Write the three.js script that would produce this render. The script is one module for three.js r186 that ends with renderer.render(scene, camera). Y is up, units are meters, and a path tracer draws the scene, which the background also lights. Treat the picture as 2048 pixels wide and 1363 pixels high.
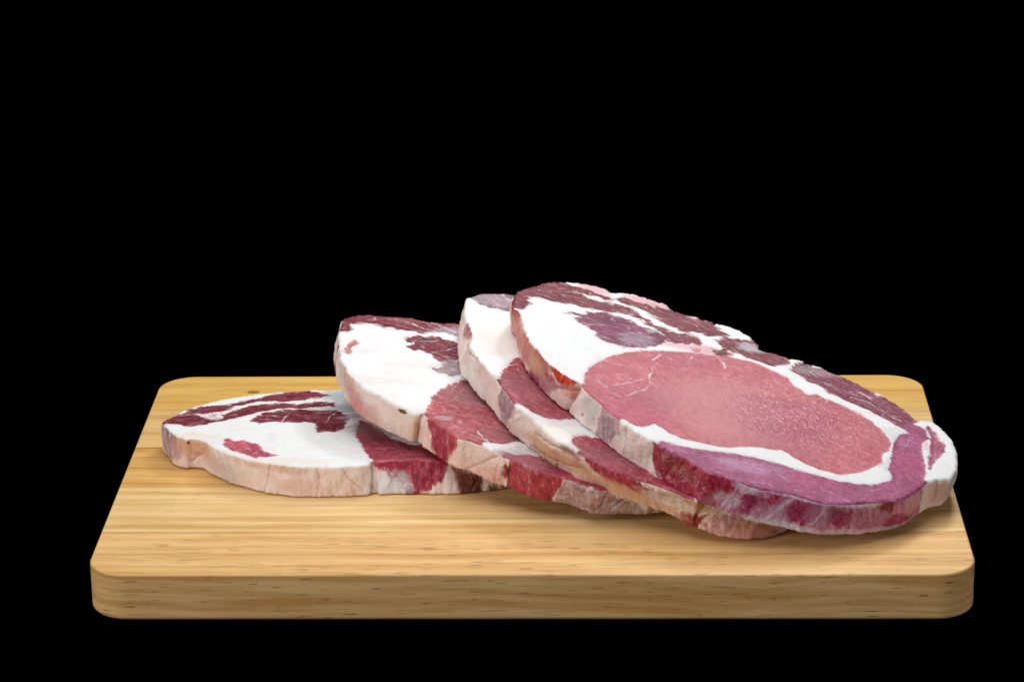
import * as THREE from 'three';
import { Brush, Evaluator, INTERSECTION } from 'three-bvh-csg';
import { RectAreaLightUniformsLib } from 'three/addons/lights/RectAreaLightUniformsLib.js';

// ------------------------------------------------------------------ camera, lamps, exposure
const scene = new THREE.Scene();
scene.background = new THREE.Color(0, 0, 0);
const camera = new THREE.PerspectiveCamera(12.962, 1024 / 681, 0.05, 30);
camera.position.set(0.0282, 0.4841, 1.1064);
camera.rotation.order = 'YXZ';
camera.rotation.set(-0.3346, 0.0308, -0.0133);
scene.add(camera);

const renderer = new THREE.WebGLRenderer({ antialias: true });
renderer.setSize(1024, 681);
renderer.toneMapping = THREE.LinearToneMapping;
renderer.toneMappingExposure = 1.34;
renderer.shadowMap.enabled = true;

RectAreaLightUniformsLib.init();
// a softbox: black housing, white diffuser, and the area light just in front of the diffuser
function softbox(label, [x, y, z], [tx, ty, tz], w, h, strength, tint) {
  const g = new THREE.Group();
  g.name = numbered('softbox_lamp');
  g.position.set(x, y, z);
  g.lookAt(tx, ty, tz);
  g.userData = { label, category: 'studio lamp' };
  const black = new THREE.MeshStandardMaterial({ color: new THREE.Color(0.01, 0.01, 0.01), roughness: 0.9 });
  const shell = new THREE.CylinderGeometry(0.12, 0.5, 0.28, 4, 1, true);
  shell.rotateY(Math.PI / 4); shell.rotateX(-Math.PI / 2);
  const k = 1 / (2 * 0.5 * Math.SQRT1_2);
  shell.scale(w * k * 1.03, h * k * 1.03, 1); shell.translate(0, 0, -0.14);
  const housing = new THREE.Mesh(shell, black);
  housing.name = 'housing';
  black.side = THREE.DoubleSide;
  const face = new THREE.Mesh(new THREE.PlaneGeometry(w, h), new THREE.MeshStandardMaterial({ color: 0xffffff, roughness: 1, emissive: new THREE.Color(...tint), emissiveIntensity: 0.3 }));
  face.name = 'diffuser'; face.position.z = -0.006;
  const light = new THREE.RectAreaLight(new THREE.Color(...tint), strength, w, h);
  light.name = 'softbox_light';
  light.position.z = 0.004; light.rotation.y = Math.PI;
  for (const m of [housing, face]) { m.castShadow = m.receiveShadow = true; g.add(m); }
  g.add(light);
  scene.add(g);
}
const used = {};
function numbered(name) { const n = used[name] = (used[name] ?? -1) + 1; return n ? name + '_' + String(n).padStart(3, '0') : name; }
softbox('large softbox lamp hanging overhead, beyond the top of the picture', [-0.04, 0.6, -0.13], [-0.02, 0, -0.12], 0.86, 0.46, 1.95, [1, 0.995, 0.985]);
softbox('small bright softbox lamp hanging behind the board, beyond the top of the picture', [0.3, 0.82, -0.72], [0.06, 0.02, -0.1], 0.17, 0.17, 33, [1, 1, 0.99]);
softbox('narrow softbox lamp standing to the left, beyond the picture', [-0.85, 0.34, 0.5], [0, 0.02, -0.1], 0.4, 0.5, 4.9, [1, 0.99, 0.97]);
softbox('narrow softbox lamp standing to the right, beyond the picture', [0.95, 0.3, 0.5], [0.05, 0.02, -0.1], 0.35, 0.5, 2.8, [0.98, 0.99, 1]);

// ------------------------------------------------------------------ noise
const PERM = new Uint8Array(512), GX = new Float32Array(256), GY = new Float32Array(256);
{
  let s = 1234567;
  const rnd = () => ((s = (s * 1664525 + 1013904223) >>> 0) / 4294967296);
  const p = [...Array(256).keys()];
  for (let i = 255; i > 0; i--) { const j = Math.floor(rnd() * (i + 1)); [p[i], p[j]] = [p[j], p[i]]; }
  for (let i = 0; i < 512; i++) PERM[i] = p[i & 255];
  for (let i = 0; i < 256; i++) { const a = rnd() * Math.PI * 2; GX[i] = Math.cos(a); GY[i] = Math.sin(a); }
}
function noise(x, y) {                                  // gradient noise, about -0.7 .. 0.7
  const xi = Math.floor(x), yi = Math.floor(y), fx = x - xi, fy = y - yi, X = xi & 255, Y = yi & 255;
  const u = fx * fx * fx * (fx * (fx * 6 - 15) + 10), v = fy * fy * fy * (fy * (fy * 6 - 15) + 10);
  const a = PERM[PERM[X] + Y], b = PERM[PERM[X + 1] + Y], c = PERM[PERM[X] + Y + 1], d = PERM[PERM[X + 1] + Y + 1];
  const n0 = GX[a] * fx + GY[a] * fy, n1 = GX[b] * (fx - 1) + GY[b] * fy, n2 = GX[c] * fx + GY[c] * (fy - 1), n3 = GX[d] * (fx - 1) + GY[d] * (fy - 1);
  const t0 = n0 + (n1 - n0) * u, t1 = n2 + (n3 - n2) * u;
  return (t0 + (t1 - t0) * v) * 1.4;
}
const fbm = (x, y, o = 3) => { let s = 0, a = 0.55; for (let i = 0; i < o; i++) { s += a * noise(x, y); x = x * 2.03 + 17.1; y = y * 2.03 + 9.7; a *= 0.5; } return s; };
const ridge = (x, y) => 1 - Math.min(1, Math.abs(noise(x, y)) * 3.2);
const clamp01 = (x) => (x < 0 ? 0 : x > 1 ? 1 : x);
const smooth = (a, b, x) => { const t = clamp01((x - a) / (b - a)); return t * t * (3 - 2 * t); };
const lin = (c) => { c /= 255; return c <= 0.04045 ? c / 12.92 : Math.pow((c + 0.055) / 1.055, 2.4); };
const enc = (c) => { c = clamp01(c); return 255 * (c <= 0.0031308 ? c * 12.92 : 1.055 * Math.pow(c, 1 / 2.4) - 0.055); };

function texture(w, h, data, srgb, wrap) {
  const t = new THREE.DataTexture(data, w, h, THREE.RGBAFormat);
  t.magFilter = THREE.LinearFilter; t.minFilter = THREE.LinearMipmapLinearFilter; t.generateMipmaps = true;
  if (srgb) t.colorSpace = THREE.SRGBColorSpace;
  if (wrap) t.wrapS = THREE.RepeatWrapping;
  t.needsUpdate = true;
  return t;
}

// ------------------------------------------------------------------ the black surface under and behind the board
{
  const m = new THREE.MeshPhysicalMaterial({ color: new THREE.Color(0, 0, 0), roughness: 1, specularIntensity: 0 });
  const ground = new THREE.Mesh(new THREE.PlaneGeometry(9, 9), m);
  ground.rotation.x = -Math.PI / 2; ground.position.set(0, -0.0209, -1);
  ground.name = 'ground';
  ground.userData = { kind: 'structure' };
  ground.receiveShadow = true;
  scene.add(ground);
}

// ------------------------------------------------------------------ the chopping board: five planks glued edge to edge
const BW = 360, BD = 235.4, BT = 20.3;                  // millimetres; top face at y = 0, front edge at z = 0
const SEAMS = [-BD, -189.6, -140.6, -93.6, -44.6, 0];
{
  const R = 17, HW = BW / 2, HD = BD / 2;
  const outline = (k) => {                              // rounded rectangle shrunk by k
    const pts = [], r = R - k;
    for (const [cx, cz, a0] of [[HW - R, HD - R, 0], [-HW + R, HD - R, 90], [-HW + R, -HD + R, 180], [HW - R, -HD + R, 270]])
      for (let i = 0; i <= 16; i++) { const a = (a0 + i * 90 / 16) * Math.PI / 180; pts.push([cx + r * Math.cos(a), cz + r * Math.sin(a), Math.cos(a), Math.sin(a)]); }
    return pts;
  };
  const prof = [], rt = 1.0, rb = 2.0;                  // [inset, y, normal out, normal up]
  for (let i = 0; i <= 6; i++) { const a = (i / 6) * Math.PI / 2; prof.push([rt * (1 - Math.sin(a)), -rt * (1 - Math.cos(a)), Math.sin(a), Math.cos(a)]); }
  for (let i = 0; i <= 6; i++) { const a = (i / 6) * Math.PI / 2; prof.push([rb * (1 - Math.cos(a)), -BT + rb * (1 - Math.sin(a)), Math.cos(a), -Math.sin(a)]); }
  const pos = [], nor = [], M = outline(0).length;
  const ring = prof.map(([k, y, no, nu]) => outline(k).map(([x, z, nx, nz]) => ({ p: [x, y, z - HD], n: [nx * no, nu, nz * no] })));
  const push = (...v) => { for (const q of v) { pos.push(...q.p); nor.push(...q.n); } };
  for (let j = 0; j + 1 < ring.length; j++) for (let i = 0; i < M; i++) {
    const a = ring[j][i], b = ring[j][(i + 1) % M], c = ring[j + 1][(i + 1) % M], d = ring[j + 1][i];
    push(a, b, c, a, c, d);
  }
  for (const [rg, up] of [[ring[0], 1], [ring[ring.length - 1], -1]]) {
    const c = { p: [0, rg[0].p[1], -HD], n: [0, up, 0] };
    for (let i = 0; i < M; i++) { const a = { p: rg[i].p, n: c.n }, b = { p: rg[(i + 1) % M].p, n: c.n }; if (up > 0) push(c, b, a); else push(c, a, b); }
  }
  const body = new THREE.BufferGeometry();
  body.setAttribute('position', new THREE.Float32BufferAttribute(pos, 3));
  body.setAttribute('normal', new THREE.Float32BufferAttribute(nor, 3));
  body.setAttribute('uv', new THREE.Float32BufferAttribute(new Float32Array(pos.length / 3 * 2), 2));
  const whole = new Brush(body);
  whole.updateMatrixWorld();
  const csg = new Evaluator();
  csg.attributes = ['position', 'normal', 'uv'];
  csg.useGroups = false;

  // tone: lighter wood, darker wood (sRGB); pore: how many dark vessel lines
  const KINDS = [
    { lo: [204, 154, 72], hi: [230, 188, 110], pore: 0.15, knot: [45.5, 22], seed: 3 },
    { lo: [202, 154, 92], hi: [234, 196, 136], pore: 0.35, seed: 11 },
    { lo: [198, 144, 72], hi: [230, 186, 116], pore: 0.3, seed: 23 },
    { lo: [212, 166, 98], hi: [242, 210, 154], pore: 0.25, seed: 37 },
    { lo: [212, 160, 94], hi: [240, 198, 138], pore: 1, seed: 51 },
  ];
  const board = new THREE.Group();
  board.name = 'cutting_board';
  board.userData = { label: 'thick pale wooden cutting board with rounded corners under the slices of meat', category: 'cutting board' };
  scene.add(board);
  KINDS.forEach((K, i) => {
    const z0 = SEAMS[i], z1 = SEAMS[i + 1], wide = z1 - z0, TW = 2048, TH = 384, tall = wide + BT;   // the texture runs over the top, then down the front
    const col = new Uint8Array(TW * TH * 4), bmp = new Uint8Array(TW * TH * 4);
    const lo = K.lo.map((c) => lin(c) * 1.0), hi = K.hi.map((c) => lin(c) * 1.0), vessel = [112, 66, 22].map((c) => lin(c) * 0.8);
    const o = K.seed * 13.7;
    for (let r = 0; r < TH; r++) for (let q = 0; q < TW; q++) {
      const x = (q + 0.5) / TW * BW, y = (r + 0.5) / TH * tall;
      let yy = y + 5 * fbm(x / 150 + o, y / 70 + o, 2) + 1.1 * fbm(x / 40 + o, y / 14, 2), knot = 0, halo = 0;
      if (K.knot) {
        const dx = (x - K.knot[0]) / 3.2, dy = (y - K.knot[1]) / 2.1, d = Math.hypot(dx, dy) + 0.12 * noise(x, y);
        knot = 1 - smooth(0.75, 1.1, d); halo = Math.exp(-Math.hypot(dx * 0.1, dy * 0.24) * 1.2);
        yy += (y < K.knot[1] ? 1 : -1) * 5 * Math.exp(-Math.hypot(dx * 0.16, dy * 0.22)) ;
      }
      const band = 0.5 + 1.1 * fbm(x / 320 + o, yy / 6.5 + o, 3), fine = fbm(x / 140 + o, yy / 4.6, 3), hair = noise(x / 40, yy / 1.1 + o), cloud = fbm(x / 45, y / 14 + o, 2);
      const face = y > wide + 1;
      let t = clamp01(0.56 + 0.75 * (band - 0.5) + 0.6 * fine + 0.14 * hair + 0.4 * cloud);
      if (face) t = clamp01(t - 0.1 + 0.9 * fbm(x / 55 + o, (y + 4 * noise(x / 60, 3)) / 2.6 + 31, 3));
      if (K.knot) t = clamp01(t - 0.35 * halo * (0.5 + 0.5 * Math.sin(Math.hypot((x - K.knot[0]) * 0.28, (y - K.knot[1])) * 1.5)));
      const many = K.pore * (0.6 + 1.1 * noise(x / 60 + o, yy / 11 + 3)), w = face ? 0.5 : 0.75;
      const long = noise(x / 10 + o, (yy + 0.03 * x) / w), longer = noise(x / 24 + o, yy / (w * 1.1) + 40), tiny = noise(x / 2.2 + o, yy / 0.4 + 80);
      let pore = face ? smooth(0.56, 0.72, long + 0.12 * noise(x / 30, y / 6)) * 0.9 + 0.5 * smooth(0.55, 0.75, longer) + 0.25 * smooth(0.55, 0.75, tiny)
        : smooth(0.46 - 0.16 * many, 0.7 - 0.14 * many, long) * clamp01(many + 0.25) + 0.9 * smooth(0.46 - 0.14 * many, 0.68, longer) * clamp01(many);
      pore = clamp01(pore);
      const streak = smooth(0.25, 0.62, fbm(x / 130 + o, yy / 2.4 + 7, 2)) * 0.3;
      const k = (r * TW + q) * 4;
      for (let c = 0; c < 3; c++) {
        let v = lo[c] + (hi[c] - lo[c]) * t;
        v *= 1 - streak * [0.3, 0.45, 0.6][c];
        v += (vessel[c] - v) * pore * (face ? 0.8 : 0.42);
        if (knot) v += (lin([150, 108, 48][c]) * (0.9 + 0.4 * noise(x * 2.2, y * 3)) - v) * knot * 0.9;
        col[k + c] = enc(v);
      }
      const h = 165 - pore * 120 + fine * 22 + hair * 16 + 14 * noise(x / 3, y / 1.4);
      bmp[k] = bmp[k + 1] = bmp[k + 2] = Math.max(0, Math.min(255, h));
      col[k + 3] = bmp[k + 3] = 255;
    }
    const cmap = texture(TW, TH, col, true, true), bmap = texture(TW, TH, bmp, false, true);
    const wood = new THREE.MeshPhysicalMaterial({ map: cmap, bumpMap: bmap, bumpScale: 0.00012, roughness: 0.4, specularIntensity: 0.6 });
    const gapA = i === 0 ? 5 : 0.05, gapB = i === 4 ? 5 : i === 1 ? 0.9 : 0.05;
    const b0 = z0 - (i === 0 ? 5 : -gapA), b1 = z1 + (i === 4 ? 5 : -gapB);
    const cutter = new Brush(new THREE.BoxGeometry(BW + 20, BT + 20, b1 - b0));
    cutter.position.set(0, -BT / 2, (b0 + b1) / 2);
    cutter.updateMatrixWorld();
    const g = csg.evaluate(whole, cutter, INTERSECTION).geometry.toNonIndexed();
    const P = g.attributes.position, N = g.attributes.normal, uv = new Float32Array(P.count * 2);
    for (let t = 0; t < P.count; t += 3) {
      const mx = Math.abs(N.getX(t) + N.getX(t + 1) + N.getX(t + 2)), my = Math.abs(N.getY(t) + N.getY(t + 1) + N.getY(t + 2)), mz = Math.abs(N.getZ(t) + N.getZ(t + 1) + N.getZ(t + 2));
      for (let v = t; v < t + 3; v++) {
        const x = P.getX(v), y = P.getY(v), z = P.getZ(v);
        let U = (x + BW / 2) / BW, V = (z - z0) / tall;
        if (my < mx || my < mz) {
          if (mz >= mx * 0.7) V = (wide - y) / tall;
          else { U = (x > 0 ? 0.99 - (z - z0) / BW * 0.4 : 0.02 - (z - z1) / BW * 0.4); V = (wide - y) / tall; }
        }
        uv[v * 2] = U; uv[v * 2 + 1] = V;
      }
    }
    g.setAttribute('uv', new THREE.BufferAttribute(uv, 2));
    g.scale(0.001, 0.001, 0.001);
    const plank = new THREE.Mesh(g, wood);
    plank.name = 'plank' + (i ? '_' + String(i).padStart(3, '0') : '');
    plank.castShadow = plank.receiveShadow = true;
    board.add(plank);
  });
  board.position.y = 0;
}

const SLICES = [
  { origin: [-0.0768,0.0002,-0.1323], normal: [0.0000,1.0000,0.0000], thick: 14.3, length: 441.1,
    rim: [-26.6,-45.5,2,-19.1,-44.6,2,-13.5,-45.4,2,16.8,-47.7,2,46.8,-41.7,2,72.8,-27.7,2,84.8,-7.7,2,84.8,12.3,2.5,74.8,28.3,4.2,58.8,37.3,6.3,40.8,41.3,6.8,23.6,41.5,6.1,16.2,42.9,5.2,10.4,43.9,4.4,8.5,43.9,3.1,5.8,47.6,1.3,0.6,49.6,0.2,-4.7,50.3,0.2,-15.4,50.4,0.3,-26.1,49.9,0.3,-36.1,46.2,0.2,-44,42.5,0.2,-52.1,37.3,-0.1,-59.4,30.6,-0.3,-64.4,25.3,-0.2,-66.9,20.8,0.2,-69.2,17.4,0.1,-73.2,16.5,0.2,-77.1,16.2,0.7,-81.4,12.3,0.7,-86.4,3.8,0.2,-89.4,-4.8,0.5,-87.1,-9.5,1.4,-84.9,-13.5,1.9,-80.3,-21.4,2,-74.7,-26.2,2,-69,-31,2,-57.2,-36.7,2,-46.2,-40.7,2,-35.1,-43.9,2],
    top: [
      { part: 'muscle_strip', tone: 'dark', p: [-88.3,-4.8,-85.3,-12.7,-80.9,-13.4,-76.8,-12.3,-71.6,-10.5,-67.5,-13.6,-63.5,-13,-60.4,-15.3,-56.4,-20.1,-52.3,-23.3,-45.8,-25.7,-39.1,-26.9,-30.6,-26.4,-22.3,-28.1,-17.1,-27.7,-14.2,-26.1,-15.1,-23.8,-24.5,-22.1,-32.9,-21.4,-41.2,-19.5,-47.6,-16.4,-54.3,-10.9,-59.4,-6.9,-65.8,-4.6,-69.9,-1.1,-74.7,0.5,-79.8,-0.5,-84.9,-1.2] },
      { part: 'muscle_strip', tone: 'dark', p: [-80.2,-14.2,-78.3,-19.5,-73.7,-22.7,-68.2,-24.2,-61.6,-25.8,-56.4,-29.8,-49.9,-33,-44.7,-36.9,-37.6,-41,-30.5,-43.4,-24.7,-42.5,-20.4,-39.4,-16.9,-38,-18.4,-35.9,-25.6,-34,-32.1,-31.1,-39.4,-30,-46.3,-30.5,-50.7,-29.3,-59.2,-24.5,-65,-16.5,-71.5,-14.2] },
      { part: 'muscle_strip', tone: 'dark', p: [-49.1,-4.5,-48.5,-9.2,-46.1,-13.2,-41.4,-16.3,-36,-18.7,-27.1,-19.4,-21.3,-17.8,-13.5,-17.7,-9.9,-15.3,-7.1,-8.2,-8.3,-1.9,-8,5.9,-11.3,8.9,-14.7,7.4,-18.5,8.9,-20.4,-0.4,-22.3,-3.6,-25.7,-4.4,-31.1,-2.8,-36.2,-3.6,-39.7,-4.9,-42.3,-3.4,-45.4,-1.4,-47,-5.3] },
      { part: 'fat_spot', tone: 'lard', p: [-71.9,-11,-70.3,-14.1,-67.7,-15.2,-64.7,-14.1,-63.1,-11.7,-63.8,-8.2,-66.6,-6.2,-69.8,-7.3] },
      { part: 'muscle_patch', tone: 'patch', p: [-59.4,24.2,-58.9,16.3,-56.7,16.6,-54.2,19.7,-50.9,19.4,-45,23.2,-41.9,27.3,-40.9,31.5,-34.8,37.4,-39,38.9,-43.3,39.2,-49.2,34.4,-55.1,30.6] },
      { part: 'eye_muscle', tone: 'eyed', p: [-1.5,13.6,-1.6,2.8,-1.1,-5.8,2.2,-2.6,14.5,16.8,22.6,24.4,36.8,26,42.8,37.9,32.3,43.7,23.6,41.5,16.2,43,10.4,43.9,8.8,43.9,6.1,39.9,3.7,33.2,1.3,22.7] },
    ], veins: [
      { w: 1, tone: 'fat', p: [-36.2,-3.6,-35.1,-9.1,-33.8,-13.1] },
      { w: 0.7, tone: 'fat', p: [-16.6,-1.9,-15.2,-11.4,-13.3,-15.3] },
      { w: 0.6, tone: 'fat', p: [-57.9,25.4,-51,28.4,-46.5,29.9] },
      { w: 0.5, tone: 'fat', p: [-44.9,34.4,-43,31.5] },
      { w: 0.6, tone: 'fat', p: [14.8,21.3,18.5,27.3,23.2,33.3] },
      { w: 0.4, tone: 'fat', p: [-31.2,-14.7,-27.5,-11.5,-24.5,-9.1] },
    ], spots: [
      { tone: 'frostd', a: 0.8, at: [8.3,6, 16, 9] },
      { tone: 'greyfat', a: 0.8, at: [-13.4,-37.2, 12, 8] },
      { tone: 'greyfat', a: 0.7, at: [-11.4,-19.3, 9, 5] },
      { tone: 'lilac', a: 0.6, at: [-6.1,-9.7, 7, 3] },
      { tone: 'cream', a: 0.45, at: [-31.9,45.5, 26, 5] },
      { tone: 'cream', a: 0.5, at: [-76.2,14.7, 18, 5] },
    ], side: [
      { part: 'side_muscle', tone: 'greyp', p: [360.9,-3,349.8,-3,341.3,-3,339.4,6.2,339.4,10.4,359,17.3] },
      { part: 'eye_muscle', tone: 'red', p: [236.5,-3,234,-3,228.5,-3,221.2,-3,205.3,-3,201,-3,205.3,3.7,207.1,8.5,221.8,17.3,226.7,11,230.4,7.3,231.6,4.1,234.7,4,236.5,3.1] },
      { part: 'front_muscle', tone: 'brownm', p: [202.8,3.5,197.9,5,193,7.3,190.5,9.5,193.6,17.3,197.3,17.3,200.3,17.3,201.6,8.7] },
      { part: 'front_muscle', tone: 'brownm', p: [188.1,10.8,182,17.3,178.3,17.3,186.3,17.3,189.3,17.3] },
    ], sideSpots: [
      { tone: 'orange', a: 0.75, at: [332.7,3.4, 14, 5] },
      { tone: 'orange', a: 0.5, at: [275.7,1.3, 7, 3] },
      { tone: 'orange', a: 0.45, at: [291.6,1.2, 16, 2.5] },
      { tone: 'greyw', a: 0.6, at: [311.9,8.9, 12, 6] },
      { tone: 'greyw', a: 0.5, at: [307,10.4, 5, 6] },
      { tone: 'frost', a: 0.8, at: [232.8,10.2, 12, 6] },
      { tone: 'frost', a: 0.6, at: [227.3,12, 7, 4] },
      { tone: 'pinkw', a: 0.4, at: [271.4,9.3, 10, 4] },
      { tone: 'white', a: 0.6, at: [242.6,5.5, 7, 3] },
      { tone: 'spot', a: 0.9, at: [335.1,2.1, 0.8, 0.8] },
      { tone: 'pinkw', a: 0.5, at: [341.3,7.9, 6, 5] },
      { tone: 'pinkw', a: 0.35, at: [323.5,7.1, 14, 4] },
    ], sideLines: [
      { w: 0.5, tone: 'redline', depth: 0.15, p: [283.7,-0.4,284.9,3.5,286.1,8.3,287.4,13.1] },
      { w: 1, tone: 'pinkline', depth: 0.35, p: [263.5,0.4,262.2,4.7,263.5,13.2] },
      { w: 1.2, tone: 'pinkline', depth: 0.4, p: [253,0.7,249.4,6,243.8,11.5] },
      { w: 1.6, tone: 'darkline', depth: 1.3, p: [236.5,0.2,238.3,3.8,239.6,9,240.2,13.6] },
      { w: 1.4, tone: 'pinkline', depth: 0.6, p: [339.4,1.6,339.4,9.7] },
      { w: 1.4, tone: 'pinkline', depth: 0.6, p: [325.3,0.7,325.3,4.2,333.9,10.4] },
      { w: 0.3, tone: 'redline', depth: 0, p: [333.9,3.4,333.9,6.9] },
      { w: 0.6, tone: 'darkline', depth: 0.5, p: [196.7,14.1,193.6,9.2] },
    ] },
  { origin: [-0.0153,0.0204,-0.1159], normal: [0.0682,0.9744,0.2144], thick: 14.5, length: 433.9,
    rim: [-49.6,-62.7,2,-42.8,-62.3,2,-36,-60.5,2,-28.6,-60.2,2,-19.6,-59.6,2,-1.4,-52.1,2,23.6,-34.1,2,46.6,-8.1,2,66.6,21.9,2,74.6,41.9,2,74.6,53.9,1.6,66.6,61.9,0,41.7,66.6,-2,36,64.1,-2.6,30.2,60.5,-1.7,22.9,58,-0.9,16.6,55.8,-0.3,11.3,52.1,0.6,4.9,46.9,1.3,4.9,46.9,1.8,-0.4,43.9,2.2,-7.5,37.9,2.7,-12.9,34.8,2.6,-18.3,32.5,2.4,-25.5,25.3,2.6,-28.9,21.2,2.9,-31.4,18,2.9,-32.8,16.7,2.4,-35,16.4,1.5,-37.6,16.7,1.2,-43.3,12.3,1.7,-48.9,7.9,2.1,-54.6,3.5,1.9,-60.3,-1.9,1.3,-65.1,-9.1,0.8,-68.9,-16.4,0.3,-71,-22.3,0.2,-72.6,-30.5,0.6,-73.5,-37.8,1.2,-73.7,-45.2,1.8,-73.5,-50.6,2,-72.9,-56.6,2,-70.3,-60.2,2,-67.1,-62.1,2,-62.1,-63.5,2,-56.4,-63.1,2],
    top: [
      { part: 'muscle_strip', tone: 'dark', p: [-72.4,-57.2,-70.3,-60.2,-67.1,-62.4,-62.1,-63.8,-56.4,-63.1,-49.6,-62.9,-42.8,-62.5,-36,-60.5,-28.6,-60.2,-19.6,-59.6,-13.2,-54.8,-10.1,-44.5,-19.5,-48.3,-24.3,-49.6,-29.9,-51.5,-32.7,-50.6,-36.6,-50,-42.2,-50.5,-49,-51.9,-54.1,-52.9,-56.5,-55.4,-62.1,-55.3,-69.3,-53.8,-71.4,-54.6] },
      { part: 'muscle_patch', tone: 'dark', p: [-73.7,-50.6,-72.1,-52.6,-69,-52.5,-68.7,-50.6,-69.2,-48.2,-71.7,-47.3,-73.7,-47.6] },
      { part: 'muscle_patch', tone: 'salmon', p: [-70.1,-32.4,-68.7,-36.7,-66.2,-40.5,-64.9,-39.6,-65.1,-37.1,-66.9,-34.5,-67.8,-31,-68.1,-28.1,-69.5,-28.8] },
      { part: 'muscle_strip', tone: 'dark', p: [-44.1,-43.6,-39.8,-46,-35.3,-46.9,-30.8,-46.5,-28.5,-45.1,-20.1,-42.3,-15.5,-38.6,-15.1,-29.2,-20.1,-27.8,-23.3,-26.3,-26.6,-26.3,-30.1,-29.7,-32.4,-32.6,-35.9,-34.9,-40.4,-36.2,-42.6,-37.3,-37.3,-40.5,-41.8,-42] },
      { part: 'muscle_strip', tone: 'dark', p: [-30.5,-19.8,-27.5,-20.8,-26,-23.9,-21.1,-26.3,-15.1,-28.1,-12.1,-20.2,-18.8,-17.4,-21.2,-14.6,-25.1,-16.6,-28.4,-17.2] },
      { part: 'eye_muscle', tone: 'eyem', p: [-32.4,16.7,-31.9,13.2,-31,9.1,-29.7,3,-27.7,-1.2,-24.6,-5.1,-21.5,-7.9,-17.3,-11.9,-6.3,-12.5,10.3,1.9,18.7,15.9,17.3,28.7,11,33.7,8.3,33.5,4.1,34.9,3.6,36.3,0.4,36.9,-4.9,36.5,-5.4,35.6,-8.1,35.6,-12.9,34,-18.3,31.5,-21.9,28.8,-25.5,25.3,-28.9,21.2,-30.9,18.5] },
      { part: 'front_muscle', tone: 'eyed', p: [-3.4,40.8,0.6,42.4,4.8,43.4,12.2,44.1,15.9,44.3,22.8,44.4,33.3,47.2,46.4,58,49,68.8,41.7,66.6,36,64.1,30.2,60.5,22.9,58,16.6,55.8,11.3,52.1,4.9,46.7,0.6,43.8] },
    ], veins: [
      { w: 1.2, tone: 'fat', p: [-49.5,-59.7,-44.9,-58.5,-41.4,-57.3,-38,-54.9,-33.9,-52.4,-29.9,-50.9] },
      { w: 0.9, tone: 'fat', p: [-38.2,-60,-33.6,-58.6,-30.2,-57.4,-24.4,-54.2,-19.8,-50.9] },
      { w: 0.8, tone: 'fat', p: [-41.2,-41.7,-36.2,-42.2,-29.6,-43.7] },
      { w: 0.7, tone: 'fat', p: [-31.9,-33.5,-25.9,-35.9,-19.9,-39.4] },
      { w: 1.6, tone: 'fat', p: [-9.6,28,-7.7,31,-4.4,35.9] },
      { w: 0.4, tone: 'fat', p: [-19.3,-9.2,-20.8,-5,-22.3,-1.8] },
      { w: 0.4, tone: 'fat', p: [-16.5,-5.4,-18.9,0.9,-22,5.2] },
    ], spots: [
      { tone: 'frostd', a: 0.6, at: [-14.2,-1.6, 10, 9] },
      { tone: 'frost', a: 0.55, at: [-22.5,-20.6, 9, 8] },
      { tone: 'frostd', a: 0.6, at: [12.3,46.4, 14, 9] },
      { tone: 'frostd', a: 0.5, at: [4.5,29, 14, 7] },
      { tone: 'frostd', a: 0.5, at: [-11.4,0.1, 10, 10] },
      { tone: 'rusty', a: 0.6, at: [-41.7,-62.9, 18, 3] },
      { tone: 'rusty', a: 0.6, at: [-24.7,-60.3, 16, 3] },
      { tone: 'olive', a: 1, at: [-42.1,15.2, 2, 1.2] },
      { tone: 'pinkfat', a: 0.25, at: [-57.9,-7.3, 22, 4] },
      { tone: 'pinkfat', a: 0.2, at: [-42.3,-21.2, 12, 3] },
      { tone: 'frost', a: 0.45, at: [-23.9,18.7, 3.6, 2] },
      { tone: 'frost', a: 0.5, at: [-21.5,-51.8, 12, 5] },
    ], side: [
      { part: 'side_muscle', tone: 'darkred', p: [389.3,-3,389.3,-3,389.3,-3,385,-3,385,6.7,384.4,12.2,389.3,17.5,389.3,7.7,389.3,-3] },
      { part: 'eye_muscle', tone: 'red', p: [315.1,-3,304.3,-3,294.1,-3,293.5,3.7,295.3,9.8,298.3,17.5,303.1,17.5,307.9,8.3,312.1,3.9] },
      { part: 'front_muscle', tone: 'red', p: [265.1,-3,257.3,-3,250.7,-3,244,-3,236.2,-3,241,6.9,245.2,17.5,251.9,17.5,257.9,17.5,264.5,17.5,266.3,7.5] },
      { part: 'side_muscle', tone: 'greyp', p: [236.2,-3,229.6,-3,223,-3,215.1,4.3,204.3,9.3,198.2,17.5,209.1,17.5,219.3,17.5,230.2,17.5,238,17.5,245.2,17.5,240.4,6.7] },
      { part: 'muscle_patch', tone: 'darkred', p: [269.4,5.2,268.1,3,265.7,5.3,266.9,8.8,268.1,10.8,269.4,8.1] },
    ], sideSpots: [
      { tone: 'salm', a: 0.7, at: [354.3,10.5, 8, 7] },
      { tone: 'salm', a: 0.6, at: [344.7,12.2, 10, 6] },
      { tone: 'salm', a: 0.45, at: [363.4,4.3, 8, 6] },
      { tone: 'greyw', a: 0.5, at: [370.6,0.9, 4, 6] },
      { tone: 'pinkw', a: 0.5, at: [315.1,8.3, 7, 5] },
      { tone: 'cream2', a: 0.2, at: [329.6,8.6, 12, 5] },
      { tone: 'olive', a: 1, at: [326.6,1.9, 2.6, 0.9] },
      { tone: 'white', a: 0.5, at: [282.6,7.8, 6, 3] },
      { tone: 'pinkw', a: 0.5, at: [282,9.9, 12, 6] },
      { tone: 'orange', a: 0.12, at: [277.8,4.5, 8, 8] },
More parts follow.
